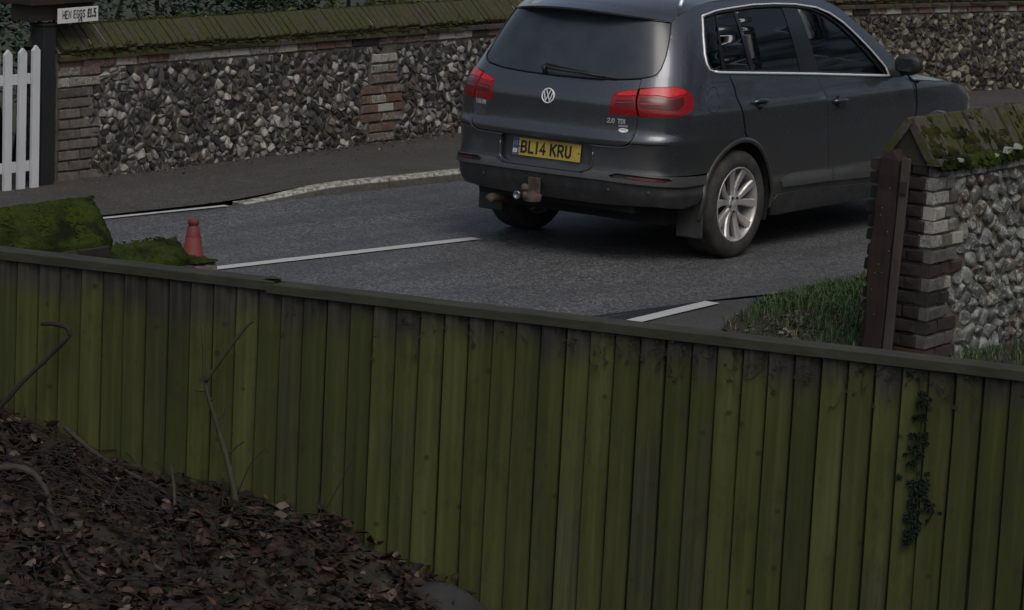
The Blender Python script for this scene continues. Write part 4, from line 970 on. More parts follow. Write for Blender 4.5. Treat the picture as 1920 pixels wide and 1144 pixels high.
def brick_mesh(k):
    rr = random.Random(100+k); me = bpy.data.meshes.new('brick'); vs = []; j = lambda a: rr.uniform(-a, a); c = .06
    for (x, y, z) in [(-.5,.5,-.5),(.5,.5,-.5),(.5,.5,.5),(-.5,.5,.5)]: vs.append((x+j(.01), y, z+j(.02)))
    for (x, y, z) in [(-.5,-.38,-.5),(.5,-.38,-.5),(.5,-.38,.5),(-.5,-.38,.5)]: vs.append((x+j(.015), y+j(.04), z+j(.05)))
    for (x, y, z) in [(-.5+c*.5,-.5,-.5+c*1.6),(.5-c*.5,-.5,-.5+c*1.6),(.5-c*.5,-.5,.5-c*1.6),(-.5+c*.5,-.5,.5-c*1.6)]: vs.append((x+j(.02), y+j(.05), z+j(.05)))
    fs = [(0,1,2,3)]+[(4*a+i, 4*a+4+i, 4*a+4+(i+1) % 4, 4*a+(i+1) % 4) for a in (0, 1) for i in range(4)]+[(11,10,9,8)]
    me.from_pydata(vs, [], fs); me.update(); bm = bmesh.new(); bm.from_mesh(me); bmesh.ops.recalc_face_normals(bm, faces=bm.faces); bm.to_mesh(me); bm.free(); return me
BM_ = [brick_mesh(k) for k in range(6)]; BMM = {}
def brick(parent, loc, dims, mat, rotz=0, rr=rnd, rot=None, jit=.0015):
    """one brick; -y of the brick is its face"""
    key = (rr.randrange(6), mat.name)
    if key not in BMM: me = BM_[key[0]].copy(); me.name = 'brick'; me.materials.append(mat); BMM[key] = me
    o = bpy.data.objects.new('brick', BMM[key]); o.location = (loc[0]+rr.uniform(-jit, jit), loc[1]+rr.uniform(-jit*2, jit*2), loc[2]+rr.uniform(-jit, jit)); o.scale = dims
    o.rotation_euler = rot or (rr.uniform(-.01, .01), rr.uniform(-.012, .012), rotz+rr.uniform(-.01, .01)); return link(o, parent)
# ---- far flint wall
FW = tag(empty('flint_wall', (0, 3.88, 0)), 'long dark flint wall with a mossy brick coping, across the road behind the SUV', 'wall')
FO = Vector((0, 3.88, 0))
def fw_norm(x): d = Vector((.02, wall_y(x+.01)-wall_y(x-.01), 0)).normalized(); return Vector((d.y, -d.x, 0))
xs_ = [-1.30+.25*i for i in range(86)]
vs = []
for x in xs_:
    n = fw_norm(x); b = Vector((x, wall_y(x), 0))
    for (o_, z) in ((-.003, -.05), (-.003, .99), (-.33, .99), (-.33, -.05)): p = b+n*o_-FO; vs.append((p.x, p.y, z))
fs = [(i*4+k, (i+1)*4+k, (i+1)*4+(k+1) % 4, i*4+(k+1) % 4) for i in range(len(xs_)-1) for k in range(4)]+[(0, 1, 2, 3), tuple(len(xs_)*4-4+k for k in (3, 2, 1, 0))]
fix_normals(mesh_obj('mortar_core', vs, fs, M_MORTAR_M, FW))
# brick features of the wall face: end pier, patch of brickwork with white bricks above, string course
FC = .0735; Z0 = .062
def pier_w(j): return (.30, .235, .235, .30, .31, .31, .235, .235, .235, .31, .31, .30)[j % 12]
def in_brick(p):
    x, z = p; j = int((z-Z0)/FC)
    if x < -1.16+pier_w(j)-.12+.02: return True
    if 2.17 < x < 2.50 and .06 < z < .24: return True
    if 2.06 < x < 2.62 and .24 <= z < .53: return True
    if 2.18 < x < 2.52 and .53 <= z < .80: return True
    return False
ZT = .845
cells = voronoi(-1.28, 4.3, Z0-.03, ZT, .068, rnd, .60, .84, lambda p: not in_brick(p))
cells += voronoi(7.9, 14.6, Z0-.03, ZT, .074, rnd, .52, .84)
cells += voronoi(4.3, 7.9, Z0-.03, ZT, .11, rnd, .38, .86)
cells.sort(key=lambda c: -c[0])
rest = MB(); restS = []; rnd_s = random.Random(9)
for i, (ar, poly) in enumerate(cells):
    g = stone_geo(poly, .0035, rnd.uniform(.006, .020), rnd, i < 900, .95)
    if not g: continue
    v, f, n = g; cx_ = sum(p[0] for p in v)/len(v); pale = .24 if cx_ > 3 else .13
    if .5 < cx_ < 1.3 and sum(p[1] for p in v)/len(v) < .45: pale = .38
    cols = flint_cols(len(v), n, rnd, pale)
    tn = .5+.5*noise.noise(Vector((cx_*1.4, sum(p[1] for p in v)/len(v)*2.5, 8)))
    cols = [tuple(.88*x+.12*y for x, y in zip(c, (.085+.05*tn, .075+.035*tn, .062+.02*tn))) for c in cols]
    if cx_ > 7: cols = [tuple(x*y for x, y in zip(c, (.72, .67, .55))) for c in cols]
    W3 = []
    for (x, z, o_) in v: nn = fw_norm(x); p = Vector((x, wall_y(x), z))+nn*o_-FO; W3.append(tuple(p))
    if i < 300:
        mesh_obj('flint', W3, f, M_FLINT, FW, rnd.random() < .22, cols)
    else:
        restS += [rnd_s.random() < .22]*len(f)
        b = len(rest.v); rest.v += W3; rest.f += [tuple(a+b for a in q) for q in f]; rest.c += cols
sf = stuff(rest.build('small_flints', M_FLINT, FW, False, True)); sf.data.polygons.foreach_set('use_smooth', restS)
# pier at the gate end
for j in range(11):
    z = Z0+FC*(j+.5); wd = pier_w(j); mat = M_BRICK_WHITE if j > 8 else M_BRICK_GREY
    x0 = -1.29
    if j % 2 == 0: ls = [.215, max(.1, wd-.225+.11)]
    else: ls = [.105, .215][:1]+[wd+.11-.115]
    x = x0
    for L_ in ls:
        if L_ < .05: continue
        brick(FW, (x+L_/2, .030, z), (L_-.013, .10, FC-.010), mat); x += L_
    # return face towards the gate
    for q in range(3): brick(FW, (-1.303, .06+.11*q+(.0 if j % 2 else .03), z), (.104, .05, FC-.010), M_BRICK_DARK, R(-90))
# patch
for j, (zz) in enumerate([.10, .174]):
    for x in (2.255, 2.42): brick(FW, (x, .033, zz+.02), (.152, .1, .066), M_BRICK_RED)
for j in range(4):
    zz = .275+.0735*j
    ls = [(2.18, .21), (2.385, .20), (2.54, .11)] if j % 2 else [(2.13, .11), (2.285, .20), (2.49, .20)]
    if j == 0: ls = [(2.20, .26), (2.465, .26)]
    if j == 3: ls = [(2.20, .26), (2.465, .26)]
    for x, L_ in ls: brick(FW, (x, .033, zz), (L_-.01, .1, .064), M_BRICK_RED if j else M_BRICK_RED)
for j in range(3):
    for x, L_ in (((2.30, .21), (2.46, .11)) if j % 2 else ((2.25, .11), (2.41, .21))): brick(FW, (x, .033, .58+.082*j), (L_-.012, .1, .066), M_BRICK_WHITE)
# string course under the coping, tiles, coping on edge
def fw_loc(x, o_, z): n = fw_norm(x); p = Vector((x, wall_y(x), z))+n*o_-FO; return p, math.atan2(n.y, n.x)+math.pi/2
hid = MB()
def hidden_box(x, L_, o0, o1, z0, z1):
    a = fw_norm(x); t = Vector((-a.y, a.x, 0)); p = Vector((x, wall_y(x), 0))-FO
    q = [p+t*s_*L_/2+a*o for o in (o0, o1) for s_ in (-1, 1)]
    hid.add([(v.x, v.y, z) for z in (z0, z1) for v in (q[0], q[1], q[3], q[2])], [(0,3,2,1),(4,5,6,7),(0,1,5,4),(1,2,6,5),(2,3,7,6),(3,0,4,7)])
x = -1.28
while x < 14:
    L_ = .222 if rnd.random() < .7 else .112
    if 4.4 < x < 8.2: hidden_box(x+L_/2, L_-.01, -.05, .008, .85, .912)
    else:
        p, a = fw_loc(x+L_/2, -.035, .882); m = M_BRICK_WHITE if rnd.random() < .62 else (M_BRICK_RED if rnd.random() < .6 else M_BRICK_DARK)
        brick(FW, p, (L_-.010, .10, .064), m, a)
    x += L_
x = -1.30
while x < 14.2:
    L_ = .26
    p, a = fw_loc(x+L_/2, -.02, .937)
    if 4.4 < x < 8.2: hidden_box(x+L_/2, L_-.006, -.1, .035, .922, .952)
    else:
        o = brick(FW, p, (L_-.006, .13, .040), M_COPING if x < 3.2 and rnd.random() < .85 else M_COPING_GREY if x < 6 else M_COPING_DARK, a, rot=(R(6), 0, a)); o.name = 'tile'
    x += L_
# coping bricks laid on edge, sloping up to the ridge
vs = []
for x in xs_:
    n = fw_norm(x); b = Vector((x, wall_y(x), 0))
    for (o_, z) in ((.02, .955), (-.02, .99), (-.165, 1.13), (-.31, .99), (-.35, .955)): p = b+n*o_-FO; vs.append((p.x, p.y, z+.010))
fs = [(i*5+k, (i+1)*5+k, (i+1)*5+k+1, i*5+k+1) for i in range(len(xs_)-1) for k in range(4)]+[(0, 1, 2, 3, 4)]
fix_normals(mesh_obj('coping_mortar', vs, fs, M_MORTAR, FW))
x = -1.28; sl = math.atan2(.175, .185)
while x < 14.2:
    L_ = rnd.uniform(.068, .078)
    if 4.5 < x < 8.3: hidden_box(x+L_/2, L_-.008, -.12, .02, .96, 1.08); x += L_; continue
    if x > 8.3: L_ *= 1.5
    p, a = fw_loc(x+L_/2, -.052, 1.048); m = M_COPING if x < 4.5 else M_COPING_DARK
    # lower front brick, tilted back along the slope
    o = brick(FW, p, (L_-rnd.choice((.005, .009, .014)), .215, .060), m, a, rot=(sl+rnd.uniform(-.02, .02), rnd.uniform(-.015, .015), a+rnd.uniform(-.015, .015)), jit=.002)
    x += L_
stuff(hid.build('wall_part_behind_the_suv', M_BRICK_DARK, FW))
mj = MB(); rr = random.Random(77); x = -1.2
while x < 4.3:
    x += rr.choice((.074, .076, .15)); t0 = rr.uniform(0, .25); t1 = rr.uniform(.35, 1); n_ = fw_norm(x); pr_ = []
    for k in range(5):
        t = t0+(t1-t0)*k/4; p, a = fw_loc(x+rr.uniform(-.002, .002), .034-.165*t, .990+.155*t); pr_.append(p+Vector((0, -.004, .004)))
    mj.tube(pr_, rr.uniform(.0022, .004), 4)
stuff(mj.build('mortar_joint', M_MORTAR_L, FW))
# moss cushions on the coping
def moss_strip(name, n, fn, parent, mat, rr, sz=(.012, .04), flat=.4):
    mb = MB()
    for _ in range(n):
        p, nn = fn(); r_ = rr.uniform(*sz); t = nn.orthogonal().normalized(); b = nn.cross(t); k = 6
        vs = [p+(t*math.cos(2*math.pi*i/k)+b*math.sin(2*math.pi*i/k))*r_*rr.uniform(.7, 1.2) for i in range(k)]+[p+(t*math.cos(2*math.pi*i/k)+b*math.sin(2*math.pi*i/k))*r_*.55*rr.uniform(.7, 1.2)+nn*r_*flat*.8 for i in range(k)]+[p+nn*r_*flat]
        mb.add(vs, [(i, (i+1) % k, k+(i+1) % k, k+i) for i in range(k)]+[(k+i, k+(i+1) % k, 2*k) for i in range(k)])
    return stuff(mb.build(name, mat, parent, True))
rm = random.Random(5)
def fm():
    x = rm.uniform(-1.25, 4.3); t = rm.random()**.8
    while noise.noise(Vector((x*1.7, t*2, 0))) < -.12: x = rm.uniform(-1.25, 4.3); t = rm.random()
    p, a = fw_loc(x, .035-.19*t, .985+.165*t); return p, Vector((0, -.7, .7))
moss_strip('moss', 1300, fm, FW, M_MOSS2, rm, (.008, .036), .5)
def fm2():
    x = rm.uniform(-1.2, 3.4); p, a = fw_loc(x, rm.uniform(.0, .05), .958); return p, Vector((0, -.3, 1)).normalized()
def fm3():
    x = rm.uniform(-1.25, 4.4); p, a = fw_loc(x, -.155+rm.uniform(-.02, .02), 1.135); return p, Vector((0, -.3, 1)).normalized()
moss_strip('moss', 520, fm3, FW, M_MOSS2, rm, (.012, .030), .35)
moss_strip('moss', 500, fm2, FW, M_MOSS2, rm, (.008, .022), .4)
# ---- near right wall with pale knapped flints
RWx, RWy = -2.37, -3.52
RW = tag(empty('garden_wall', (RWx, RWy, 0)), 'pale flint garden wall with lichened brick quoins and mossy pitched coping, right of the grass', 'wall')
RO = Vector((RWx, RWy, 0)); WR = .34; LR = 3.2
mb = MB(); mb.box(.012, LR, .012, WR-.02, -.1, 1.08); mb.build('mortar_core', M_MORTAR_M, RW)
CH = .0765
def quoin(j): return (.335, .30, .33, .225, .225, .23, .335, .30, .34, .28, .20, .26, .15)[j % 13]
cr = voronoi(.12, LR, .0, 1.0, .108, rnd, .34, .80, lambda p: p[0] > quoin(min(12, max(0, int((p[1]-.02)/CH))))+.02)
cr.sort(key=lambda c: -c[0]); rest = MB()
for i, (ar, poly) in enumerate(cr):
    g = stone_geo(poly, .006, rnd.uniform(.009, .015), rnd, True, .95)
    if not g: continue
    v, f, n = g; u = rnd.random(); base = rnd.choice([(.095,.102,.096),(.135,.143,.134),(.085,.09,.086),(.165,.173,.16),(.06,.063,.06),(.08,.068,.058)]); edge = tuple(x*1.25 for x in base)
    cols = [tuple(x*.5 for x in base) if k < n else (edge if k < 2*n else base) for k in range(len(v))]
    W3 = [(x, -o_+.004, z) for x, z, o_ in v]
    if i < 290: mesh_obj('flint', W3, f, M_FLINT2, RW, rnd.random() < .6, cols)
    else: b = len(rest.v); rest.v += W3; rest.f += [tuple(a+b for a in q) for q in f]; rest.c += cols
if rest.v: stuff(rest.build('small_flints', M_FLINT2, RW, False, True))
for j in range(14):
    z = .02+CH*(j+.5)
    if z > 1.06: break
    wd = quoin(min(j, 12)) if j < 13 else .335; mat = M_BRICK_PALE if j > 6 or (j > 4 and rnd.random() < .7) else (M_BRICK_DARK if rnd.random() < .8 else M_BRICK_PALE)
    ls = ([.11, .10, wd-.21] if j % 2 == 0 else [.16, min(.11, wd-.16), wd-.27]) if j > 3 else ([.11, wd-.11] if j % 2 == 0 else [min(.215, wd), wd-.215])
    x = -.004
    for L_ in ls:
        if L_ < .035: continue
        brick(RW, (x+L_/2, .035, z), (L_-.014, .095, CH-.011), mat, jit=.003); x += L_
    # end face, rough brick ends
    ys = [.095, .19, .275] if j % 2 else [.125, .25]
    wy = .088 if j % 2 else .115
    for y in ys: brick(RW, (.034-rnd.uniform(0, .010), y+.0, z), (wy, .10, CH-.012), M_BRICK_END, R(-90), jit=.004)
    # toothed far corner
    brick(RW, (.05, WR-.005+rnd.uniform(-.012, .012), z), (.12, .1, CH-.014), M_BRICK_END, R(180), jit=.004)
# string row of small bricks along the top
x = .12
while x < LR:
    L_ = rnd.choice((.10, .11, .075, .12)); brick(RW, (x+L_/2, .03, 1.035), (L_-.014, .10, .075), M_BRICK_PALE, jit=.003); x += L_
# coping
mb = MB(); vs = [(-.02, .01, 1.07), (-.02, .02, 1.11), (-.02, .155, 1.295), (-.02, .28, 1.11), (-.02, .29, 1.07)]; vs += [(LR, y, z) for _, y, z in vs]
mb.add(vs, [(k, 5+k, 5+(k+1) % 5, (k+1) % 5) for k in range(5)]+[(4, 3, 2, 1, 0), (5, 6, 7, 8, 9)]); fix_normals(mb.build('coping_core', M_MORTAR_D, RW))
x = -.045
slr = math.atan2(.185, .135)
k = 0
while x < LR:
    L_ = rnd.choice((.095, .11, .16, .10)) ; m = M_COPING_GREY
    o = brick(RW, (x+L_/2, .082, 1.203), (L_-rnd.choice((.008, .012, .016)), .245, .045), m, rot=(slr+rnd.uniform(-.05, .05), rnd.uniform(-.04, .04), rnd.uniform(-.02, .02)), jit=.004)
    brick(RW, (x+L_/2, .225, 1.203), (L_-.007, .245, .045), m, rot=(slr, 0, math.pi), jit=.003)
    o = brick(RW, (x+L_/2, .0, 1.095), (L_-.008, .08, .036), M_COPING_GREY if rnd.random() < .6 else M_BRICK_DARK, jit=.003); o.name = 'tile'
    x += L_
def fr1():
    while True:
        x = rm.uniform(-.02, LR); t = rm.random()
        if noise.noise(Vector((x*4, t*2.2, 5))) > -.05+.35*(t-.3): break
    return Vector((x, .0+.135*t, 1.125+.185*t)), Vector((0, -.7, .7))
moss_strip('moss', 900, fr1, RW, M_MOSS2, rm, (.008, .028), .45)
moss_strip('moss', 1100, lambda: (Vector((rm.uniform(.0, LR), -.035+rm.uniform(-.012, .04), 1.075+rm.uniform(-.02, .03))), Vector((0, -.7, .6)).normalized()), RW, M_MOSS, rm, (.012, .035), .5)
def chip(x, y, z, s_, parent, col):
    g = stone_geo([(0, 0), (s_, .1*s_), (s_*.9, s_*.6), (s_*.2, s_*.7)], 0, s_*.25, rnd, True); v, f, n = g
    mesh_obj('lichen_chip', [(x+a, y-o_, z+b) for a, b, o_ in v], f, M_FLINT2, parent, False, [col]*len(v))
for x, z, s_ in ((.13, 1.085, .05), (.55, 1.08, .04), (.66, 1.09, .07), (.78, 1.10, .07), (.95, 1.10, .05)): chip(x, -.06, z, s_*.9, RW, (.22, .24, .19))
# gate post against the wall end
GPt = tag(empty('gatepost', (RWx-.075, -3.295, 0)), 'weathered reddish timber gatepost fixed to the end of the pale flint wall', 'post')
GPt.rotation_euler = (R(2.6), 0, 0)
mb = MB(); pr = [(-.055, -.035), (.055, -.035), (.055, .085), (-.055, .085)]
lv = [(-.05+1.15*i/14, .012*i/14) for i in range(15)]; vs = []
for z, dx in lv: vs += [(x+dx*.3+.006*noise.noise(Vector((z*9, x*50, 1))), y+dx+.026*noise.noise(Vector((x*30, z*5, y*9))), z) for x, y in pr]
vs += [(-.04, .03, 1.15), (.05, .03, 1.15)]; n = len(lv)
fs = [(i*4+k, i*4+(k+1) % 4, (i+1)*4+(k+1) % 4, (i+1)*4+k) for i in range(n-1) for k in range(4)]; t_ = (n-1)*4
fs += [(t_, t_+1, t_+5), (t_, t_+5, t_+4), (t_+2, t_+3, t_+4), (t_+2, t_+4, t_+5), (t_+1, t_+2, t_+5), (t_+3, t_, t_+4), (3, 2, 1, 0)]
bevel(fix_normals(mesh_obj('post_shaft', vs, fs, M_POST, GPt)), .006)
mb = MB(); mb.box(-.06, -.045, -.090, -.040, .0, 1.12); bevel(mb.build('stop_batten', M_POSTGREY, GPt), .004)
mb = MB(); mb.box(-.075, -.06, -.085, -.055, .93, 1.0); bevel(mb.build('latch_plate', M_BLACK, GPt), .003)
ns = [(.01, .95), (.045, .84), (.05, .80), (.0, .72), (.035, .54), (.05, .49), (.01, .50), (.058, .40), (.03, .27), (-.02, .62)]
for y, z in ns: 
    mb = MB(); mb.lathe([(0, .0036), (.002, .003), (.003, 0)], (0, 0, 0), 'z', 8); mt = Matrix.Translation((-.0605, y, z)) @ Matrix.Rotation(R(-90), 4, 'Y'); mb.v = [tuple(mt @ Vector(v)) for v in mb.v]; mb.build('nail', M_CHROMED, GPt)
# ---- left mossy wall (two levels) with brick end
LW = tag(empty('mossy_wall', (-5.8, -.75, 0)), 'low garden wall thick with bright green moss, stepping down beside the traffic cone', 'wall')
def moss_body(name, x0, x1, yf, yb, zf, zr, zb, skew, seed, amp=.02, parent=LW):
    nx, ny = int((x1-x0)/.018), 26; vs = []
    prof = [(yf, zf-.05), (yf-.012, zf-.02), (yf, zf)]
    for i in range(nx+1):
        x = x0+(x1-x0)*i/nx
        for j in range(ny+1):
            t = j/ny
            if t < .12: y = yf; z = zf-.055+.055*t/.12
            elif t < .62: u = (t-.12)/.5; y = yf+(yb-yf)*.5*u; z = zf+(zr-zf)*u
            else: u = (t-.62)/.38; y = yf+(yb-yf)*(.5+.5*u); z = zr+(zb-zr)*u
            d = amp*(noise.noise(Vector((x*9, y*9+seed, z*9)))+.6*noise.noise(Vector((x*26, y*26, z*26+seed)))+.35*noise.noise(Vector((x*60, y*60, seed))))
            course = .004*(1 if (int((x-x0)/.11) % 2) else -1)*(1 if .15 < t < .6 else 0)
            vs.append((x+5.8+skew*(t-.3)+(d*.8 if i in (0, nx) else 0), y+.75-.5*d, z+d+course))
    fs = [(i*(ny+1)+j, (i+1)*(ny+1)+j, (i+1)*(ny+1)+j+1, i*(ny+1)+j+1) for i in range(nx) for j in range(ny)]
    fs.append(tuple(range(ny+1))); fs.append(tuple(nx*(ny+1)+j for j in range(ny, -1, -1)))
    o = mesh_obj(name, vs, fs, M_MOSS, parent, True)
    fix_normals(o); return stuff(o)
LWP = dict(a=(-9.2, -5.72), b=(-6.4, -4.86))
moss_body('moss', -8.9, -5.80, -.93, -.49, .726, .905, .74, .14, 1.3, .007)
moss_body('moss', -6.4, -5.20, -.90, -.50, .568, .640, .57, .22, 7.7, .011)
mb = MB(); mb.box(-8.9+5.8, -5.86+5.8, -.90+.75, -.53+.75, -.1, .70); mb.box(-5.86+5.8, -5.18+5.8, -.86+.75, -.54+.75, -.1, .53); stuff(mb.build('wall_core', M_MORTAR_D, LW))
for j in range(7):
    z = .02+.0735*(j+.5); x = -5.90+5.8+(.11 if j % 2 else 0)
    while x < .40:
        brick(LW, (x+.11, -.145, z), (.208, .1, .062), M_BRICK_DARK); x += .22
for j in range(7):
    z = .02+.0735*(j+.5); x = -7.4+5.8+(.11 if j % 2 else 0)
    while x < -.25: brick(LW, (x+.11, -.14, z+.17), (.208, .1, .062), M_BRICK_DARK); x += .22
# end block
for j in range(7):
    z = .0+.075*(j+.5)
    for y in ((.0, .16) if j % 2 else (-.06, .08, .2)): brick(LW, (.70, y-.0, z), (.11, .13, .066), M_BRICK_DARK if j < 6 else M_BRICK_GREY, R(90), jit=.003)
    brick(LW, (.66, -.115, z), (.16, .12, .066), M_BRICK_GREY if j > 5 else M_BRICK_DARK, 0, jit=.003)
moss_strip('moss', 220, lambda: (Vector((rm.uniform(.58, .74), rm.uniform(-.16, .16), .528+rm.uniform(-.004, .008))), Vector((0, 0, 1))), LW, M_MOSS2, rm, (.01, .03), .5)
# moss tufts over the bodies
def ft(a, yf, yr, zf, zr):
    def f_():
        t = rm.random(); x = rm.uniform(*a); return Vector((x+5.8+.12*(t-.3), yf+(yr-yf)*t+.75, zf+(zr-zf)*t+.006)), Vector((rm.uniform(-.2, .2), -.5, .8)).normalized()
    return f_
moss_strip('moss', 900, ft((-7.1, -5.83), -.93, -.72, .720, .892), LW, M_MOSS, rm, (.004, .011), .4)
moss_strip('moss', 700, ft((-6.2, -5.26), -.90, -.66, .558, .632), LW, M_MOSS, rm, (.005, .013), .4)
# traffic cone
TC = tag(empty('traffic_cone', (-3.93, .25, 0)), 'faded red traffic cone showing its top behind the mossy wall', 'traffic cone')
M_CONE = simple('faded_red_plastic', (.145, .030, .026), .7, 0, .4, 30, .1, .2)
mb = MB(); mb.lathe([(.03, .105), (.395, .043), (.398, .040)], (0, 0, 0), 'z', 28); mb.lathe([(.398, .041), (.452, .034), (.456, .026), (.466, .026), (.470, .032), (.498, .029), (.5, .024), (.47, .018), (.3, .03)], (0, 0, 0), 'z', 28); mb.build('cone_body', M_CONE, TC, True)
mb = MB(); mb.lathe([(.13, .0895), (.24, .0705)], (0, 0, 0), 'z', 28); mb.build('reflective_sleeve', M_PLATEWHITE, TC, True)
mb = MB(); mb.box(-.16, .16, -.16, .16, 0.002, .035); bevel(mb.build('cone_base', M_BLACK, TC), .01)
# ---------------------------------------------------------------- timber fence
FE = tag(empty('timber_fence', (FA.x, FA.y, 0)), 'feather-edge board fence green with algae, running across the foreground', 'fence')
FM = Matrix((FD, -FN, Vector((0, 0, 1)))).transposed().to_4x4()   # local x along, y away from the camera, z up
FE.matrix_world = Matrix.Translation(FA) @ FM
meshes = []
for k in range(8):
    rr = random.Random(40+k); mb = MB(); n = 12; wv = []
    for i in range(n+1):
        t = i/n; z = -1.62*t; dx = .0025*noise.noise(Vector((k*7, t*3, 0))); dy = .004*noise.noise(Vector((k*3, t*2, 9)))
        # feather edge: thick at the left (proud), thin at the right tucked under the next board
        wv += [(x_+dx, y_+dy, z) for x_, y_ in ((0, .004), (0, -.027), (.0035, -.033), (.052, -.030), (.064, -.0215), (.0935, -.017), (.0975, -.012), (.0985, .0), (.110, .0), (.110, .004))]
    fs = [(i*10+j, i*10+(j+1) % 10, (i+1)*10+(j+1) % 10, (i+1)*10+j) for i in range(n) for j in range(10)]+[tuple(range(10)), tuple(n*10+j for j in range(9, -1, -1))]
    me = bpy.data.meshes.new('board'); me.from_pydata(wv, [], fs); me.materials.append(M_BOARD); me.update()
    bm = bmesh.new(); bm.from_mesh(me); bmesh.ops.recalc_face_normals(bm, faces=bm.faces); bm.to_mesh(me); bm.free(); meshes.append(me)
rb_ = random.Random(3)
for k in range(-12, 68):
    o = bpy.data.objects.new('board', rb_.choice(meshes)); a = k*.1062+.006+rb_.uniform(-.0028, .0028)
    o.location = (a, rb_.uniform(-.002, .002), .865+rb_.uniform(-.004, .003)); o.rotation_euler = (rb_.uniform(-.003, .003), .010+rb_.uniform(-.0025, .0025), rb_.uniform(-.02, .02)); link(o, FE)
def cap(a0, a1, z, nm='cap_rail'):
    mb = MB(); n = 30; vs = []
    for i in range(n+1):
        a = a0+(a1-a0)*i/n; d = .002*noise.noise(Vector((a*3, 0, z)))
        vs += [(a, -.046, z-.040+d), (a, -.047, z-.004+d), (a, -.043, z+d), (a, .022, z+.006+d), (a, .024, z-.034+d)]
    fs = [(i*5+j, (i+1)*5+j, (i+1)*5+(j+1) % 5, i*5+(j+1) % 5) for i in range(n) for j in range(5)]+[(0, 1, 2, 3, 4), tuple(n*5+j for j in (4, 3, 2, 1, 0))]
    return fix_normals(mesh_obj(nm, vs, fs, M_CAP, FE))
cap(-1.3, 1.352, .904); cap(1.320, 7.2, .893)
mb = MB(); mb.add([(1.30, -.04, .912), (1.365, -.044, .916), (1.372, .02, .905), (1.31, .02, .914), (1.34, -.03, .928)], [(0, 1, 4), (1, 2, 4), (2, 3, 4), (3, 0, 4)]); mb.build('cap_splinter', M_CAP, FE)
for z in (.70, .0): 
    mb = MB(); mb.box(-1.3, 7.2, .0, .06, z-.04, z+.04); mb.build('arris_rail', M_CAP, FE)
for a in (-1.1, 1.335, 3.2, 5.0, 7.0):
    mb = MB(); mb.box(a-.05, a+.05, .06, .16, -.8, .86); mb.build('fence_post', M_CAP, FE)
# dried creeper debris under the cap
mb = MB(); rr = random.Random(12)
for _ in range(120):
    a = rr.triangular(1.3, 5.0, 3.4); z = .855-abs(rr.gauss(0, .045)); p = Vector((a, -.030, z)); pts = [p]
    for q in range(4): p = p+Vector((rr.uniform(-.03, .03), rr.uniform(-.006, .004), rr.uniform(-.035, .012))); p.y = min(-.027, p.y); pts.append(p)
    mb.tube(pts, .0014, 3)
    if rr.random() < .75:
        s_ = rr.uniform(.008, .02); mb.add([p, p+Vector((s_, -.008, -s_*.3)), p+Vector((s_*.6, -.01, -s_)), p+Vector((-s_*.3, -.004, -s_*.7))], [(0, 1, 2, 3)])
cr_ = mb.build('dried_creeper', M_TWIG); cr_.matrix_world = FE.matrix_world; tag(cr_, 'dry creeper stems and dead leaves clinging under the fence cap rail', 'creeper', None, 'stuff')
# ---------------------------------------------------------------- picket gate, post, egg box and sign
PG = tag(empty('picket_gate', (-1.85, 3.80, 0)), 'white painted picket gate beside the end of the flint wall', 'gate')
x = .245
pm_ = None
for k in range(10):
    mb = MB(); mb.add([(-.034, -.011, .03), (.034, -.011, .03), (.034, .011, .03), (-.034, .011, .03), (-.034, -.011, 1.0), (.034, -.011, 1.0), (.034, .011, 1.0), (-.034, .011, 1.0), (0, -.011, 1.034), (0, .011, 1.034)],
        [(0, 1, 5, 8, 4), (3, 7, 9, 6, 2), (1, 2, 6, 5), (0, 4, 7, 3), (5, 6, 9, 8), (4, 8, 9, 7), (0, 3, 2, 1)])
    if not pm_: pm_ = mb.build('picket', M_PICKET, PG); o = pm_; fix_normals(o)
    else: o = link(bpy.data.objects.new('picket', pm_.data), PG)
    o.location = (x, -.015+rnd.uniform(-.002, .002), .005+.008*(k == 0)-.01*k*.5); o.rotation_euler = (0, rnd.uniform(-.006, .006), 0); x -= .128
for z in (.82, .22):
    mb = MB(); mb.box(-.95, .30, 0, .022, z-.035, z+.035); mb.build('gate_rail', M_PICKET, PG)
BP = tag(empty('black_post', (-1.46, 3.86, 0)), 'black timber post between the white gate and the flint wall', 'post')
mb = MB(); mb.box(-.055, .065, -.06, .06, 0, 1.17); bevel(mb.build('post_shaft', M_BLACKWOOD, BP), .006)
mb = MB(); mb.box(-.065, .075, -.07, .07, 1.17, 1.185); bevel(mb.build('post_cap', M_BLACKWOOD, BP), .004)
EB = tag(empty('honesty_box', (-1.35, 3.86, 1.2)), 'dark timber egg box on top of the black post, behind the white sign', 'box')
mb = MB(); mb.box(-.28, .07, -.045, .14, .005, .115); bevel(mb.build('cabinet_body', M_CABINET, EB), .004)
mb = MB(); mb.box(-.32, .0, -.10, .2, .118, .20); bevel(mb.build('lid', M_CABINET, EB), .004)
mb = MB(); mb.box(.0, .36, -.085, .2, .12, .24); bevel(mb.build('front_board', M_BLACKWOOD, EB), .004)
mb = MB(); mb.box(.08, .35, -.03, .14, -.0, .115); bevel(mb.build('shelf_back', M_BLACKWOOD, EB), .004)
SG = tag(empty('egg_sign', (-1.22, 3.765, 1.24)), 'small white hand-lettered sign reading HEN EGGS below the dark egg box', 'sign')
SG.rotation_euler = (0, R(-.3), R(4))
mb = MB(); mb.box(-.213, .213, -.004, .004, -.052, .052); bevel(mb.build('sign_board', M_PLATEWHITE, SG), .002)
S4 = Matrix(((1, 0, 0, -.165), (0, 0, -1, -.0045), (0, 1, 0, -.018), (0, 0, 0, 1)))
letters('HEN EGGS', .050, .0062, S4, .42, .20)[0].build('sign_lettering', M_PLATEBLACK, SG)
S5 = S4.copy(); S5[0][3] = .098
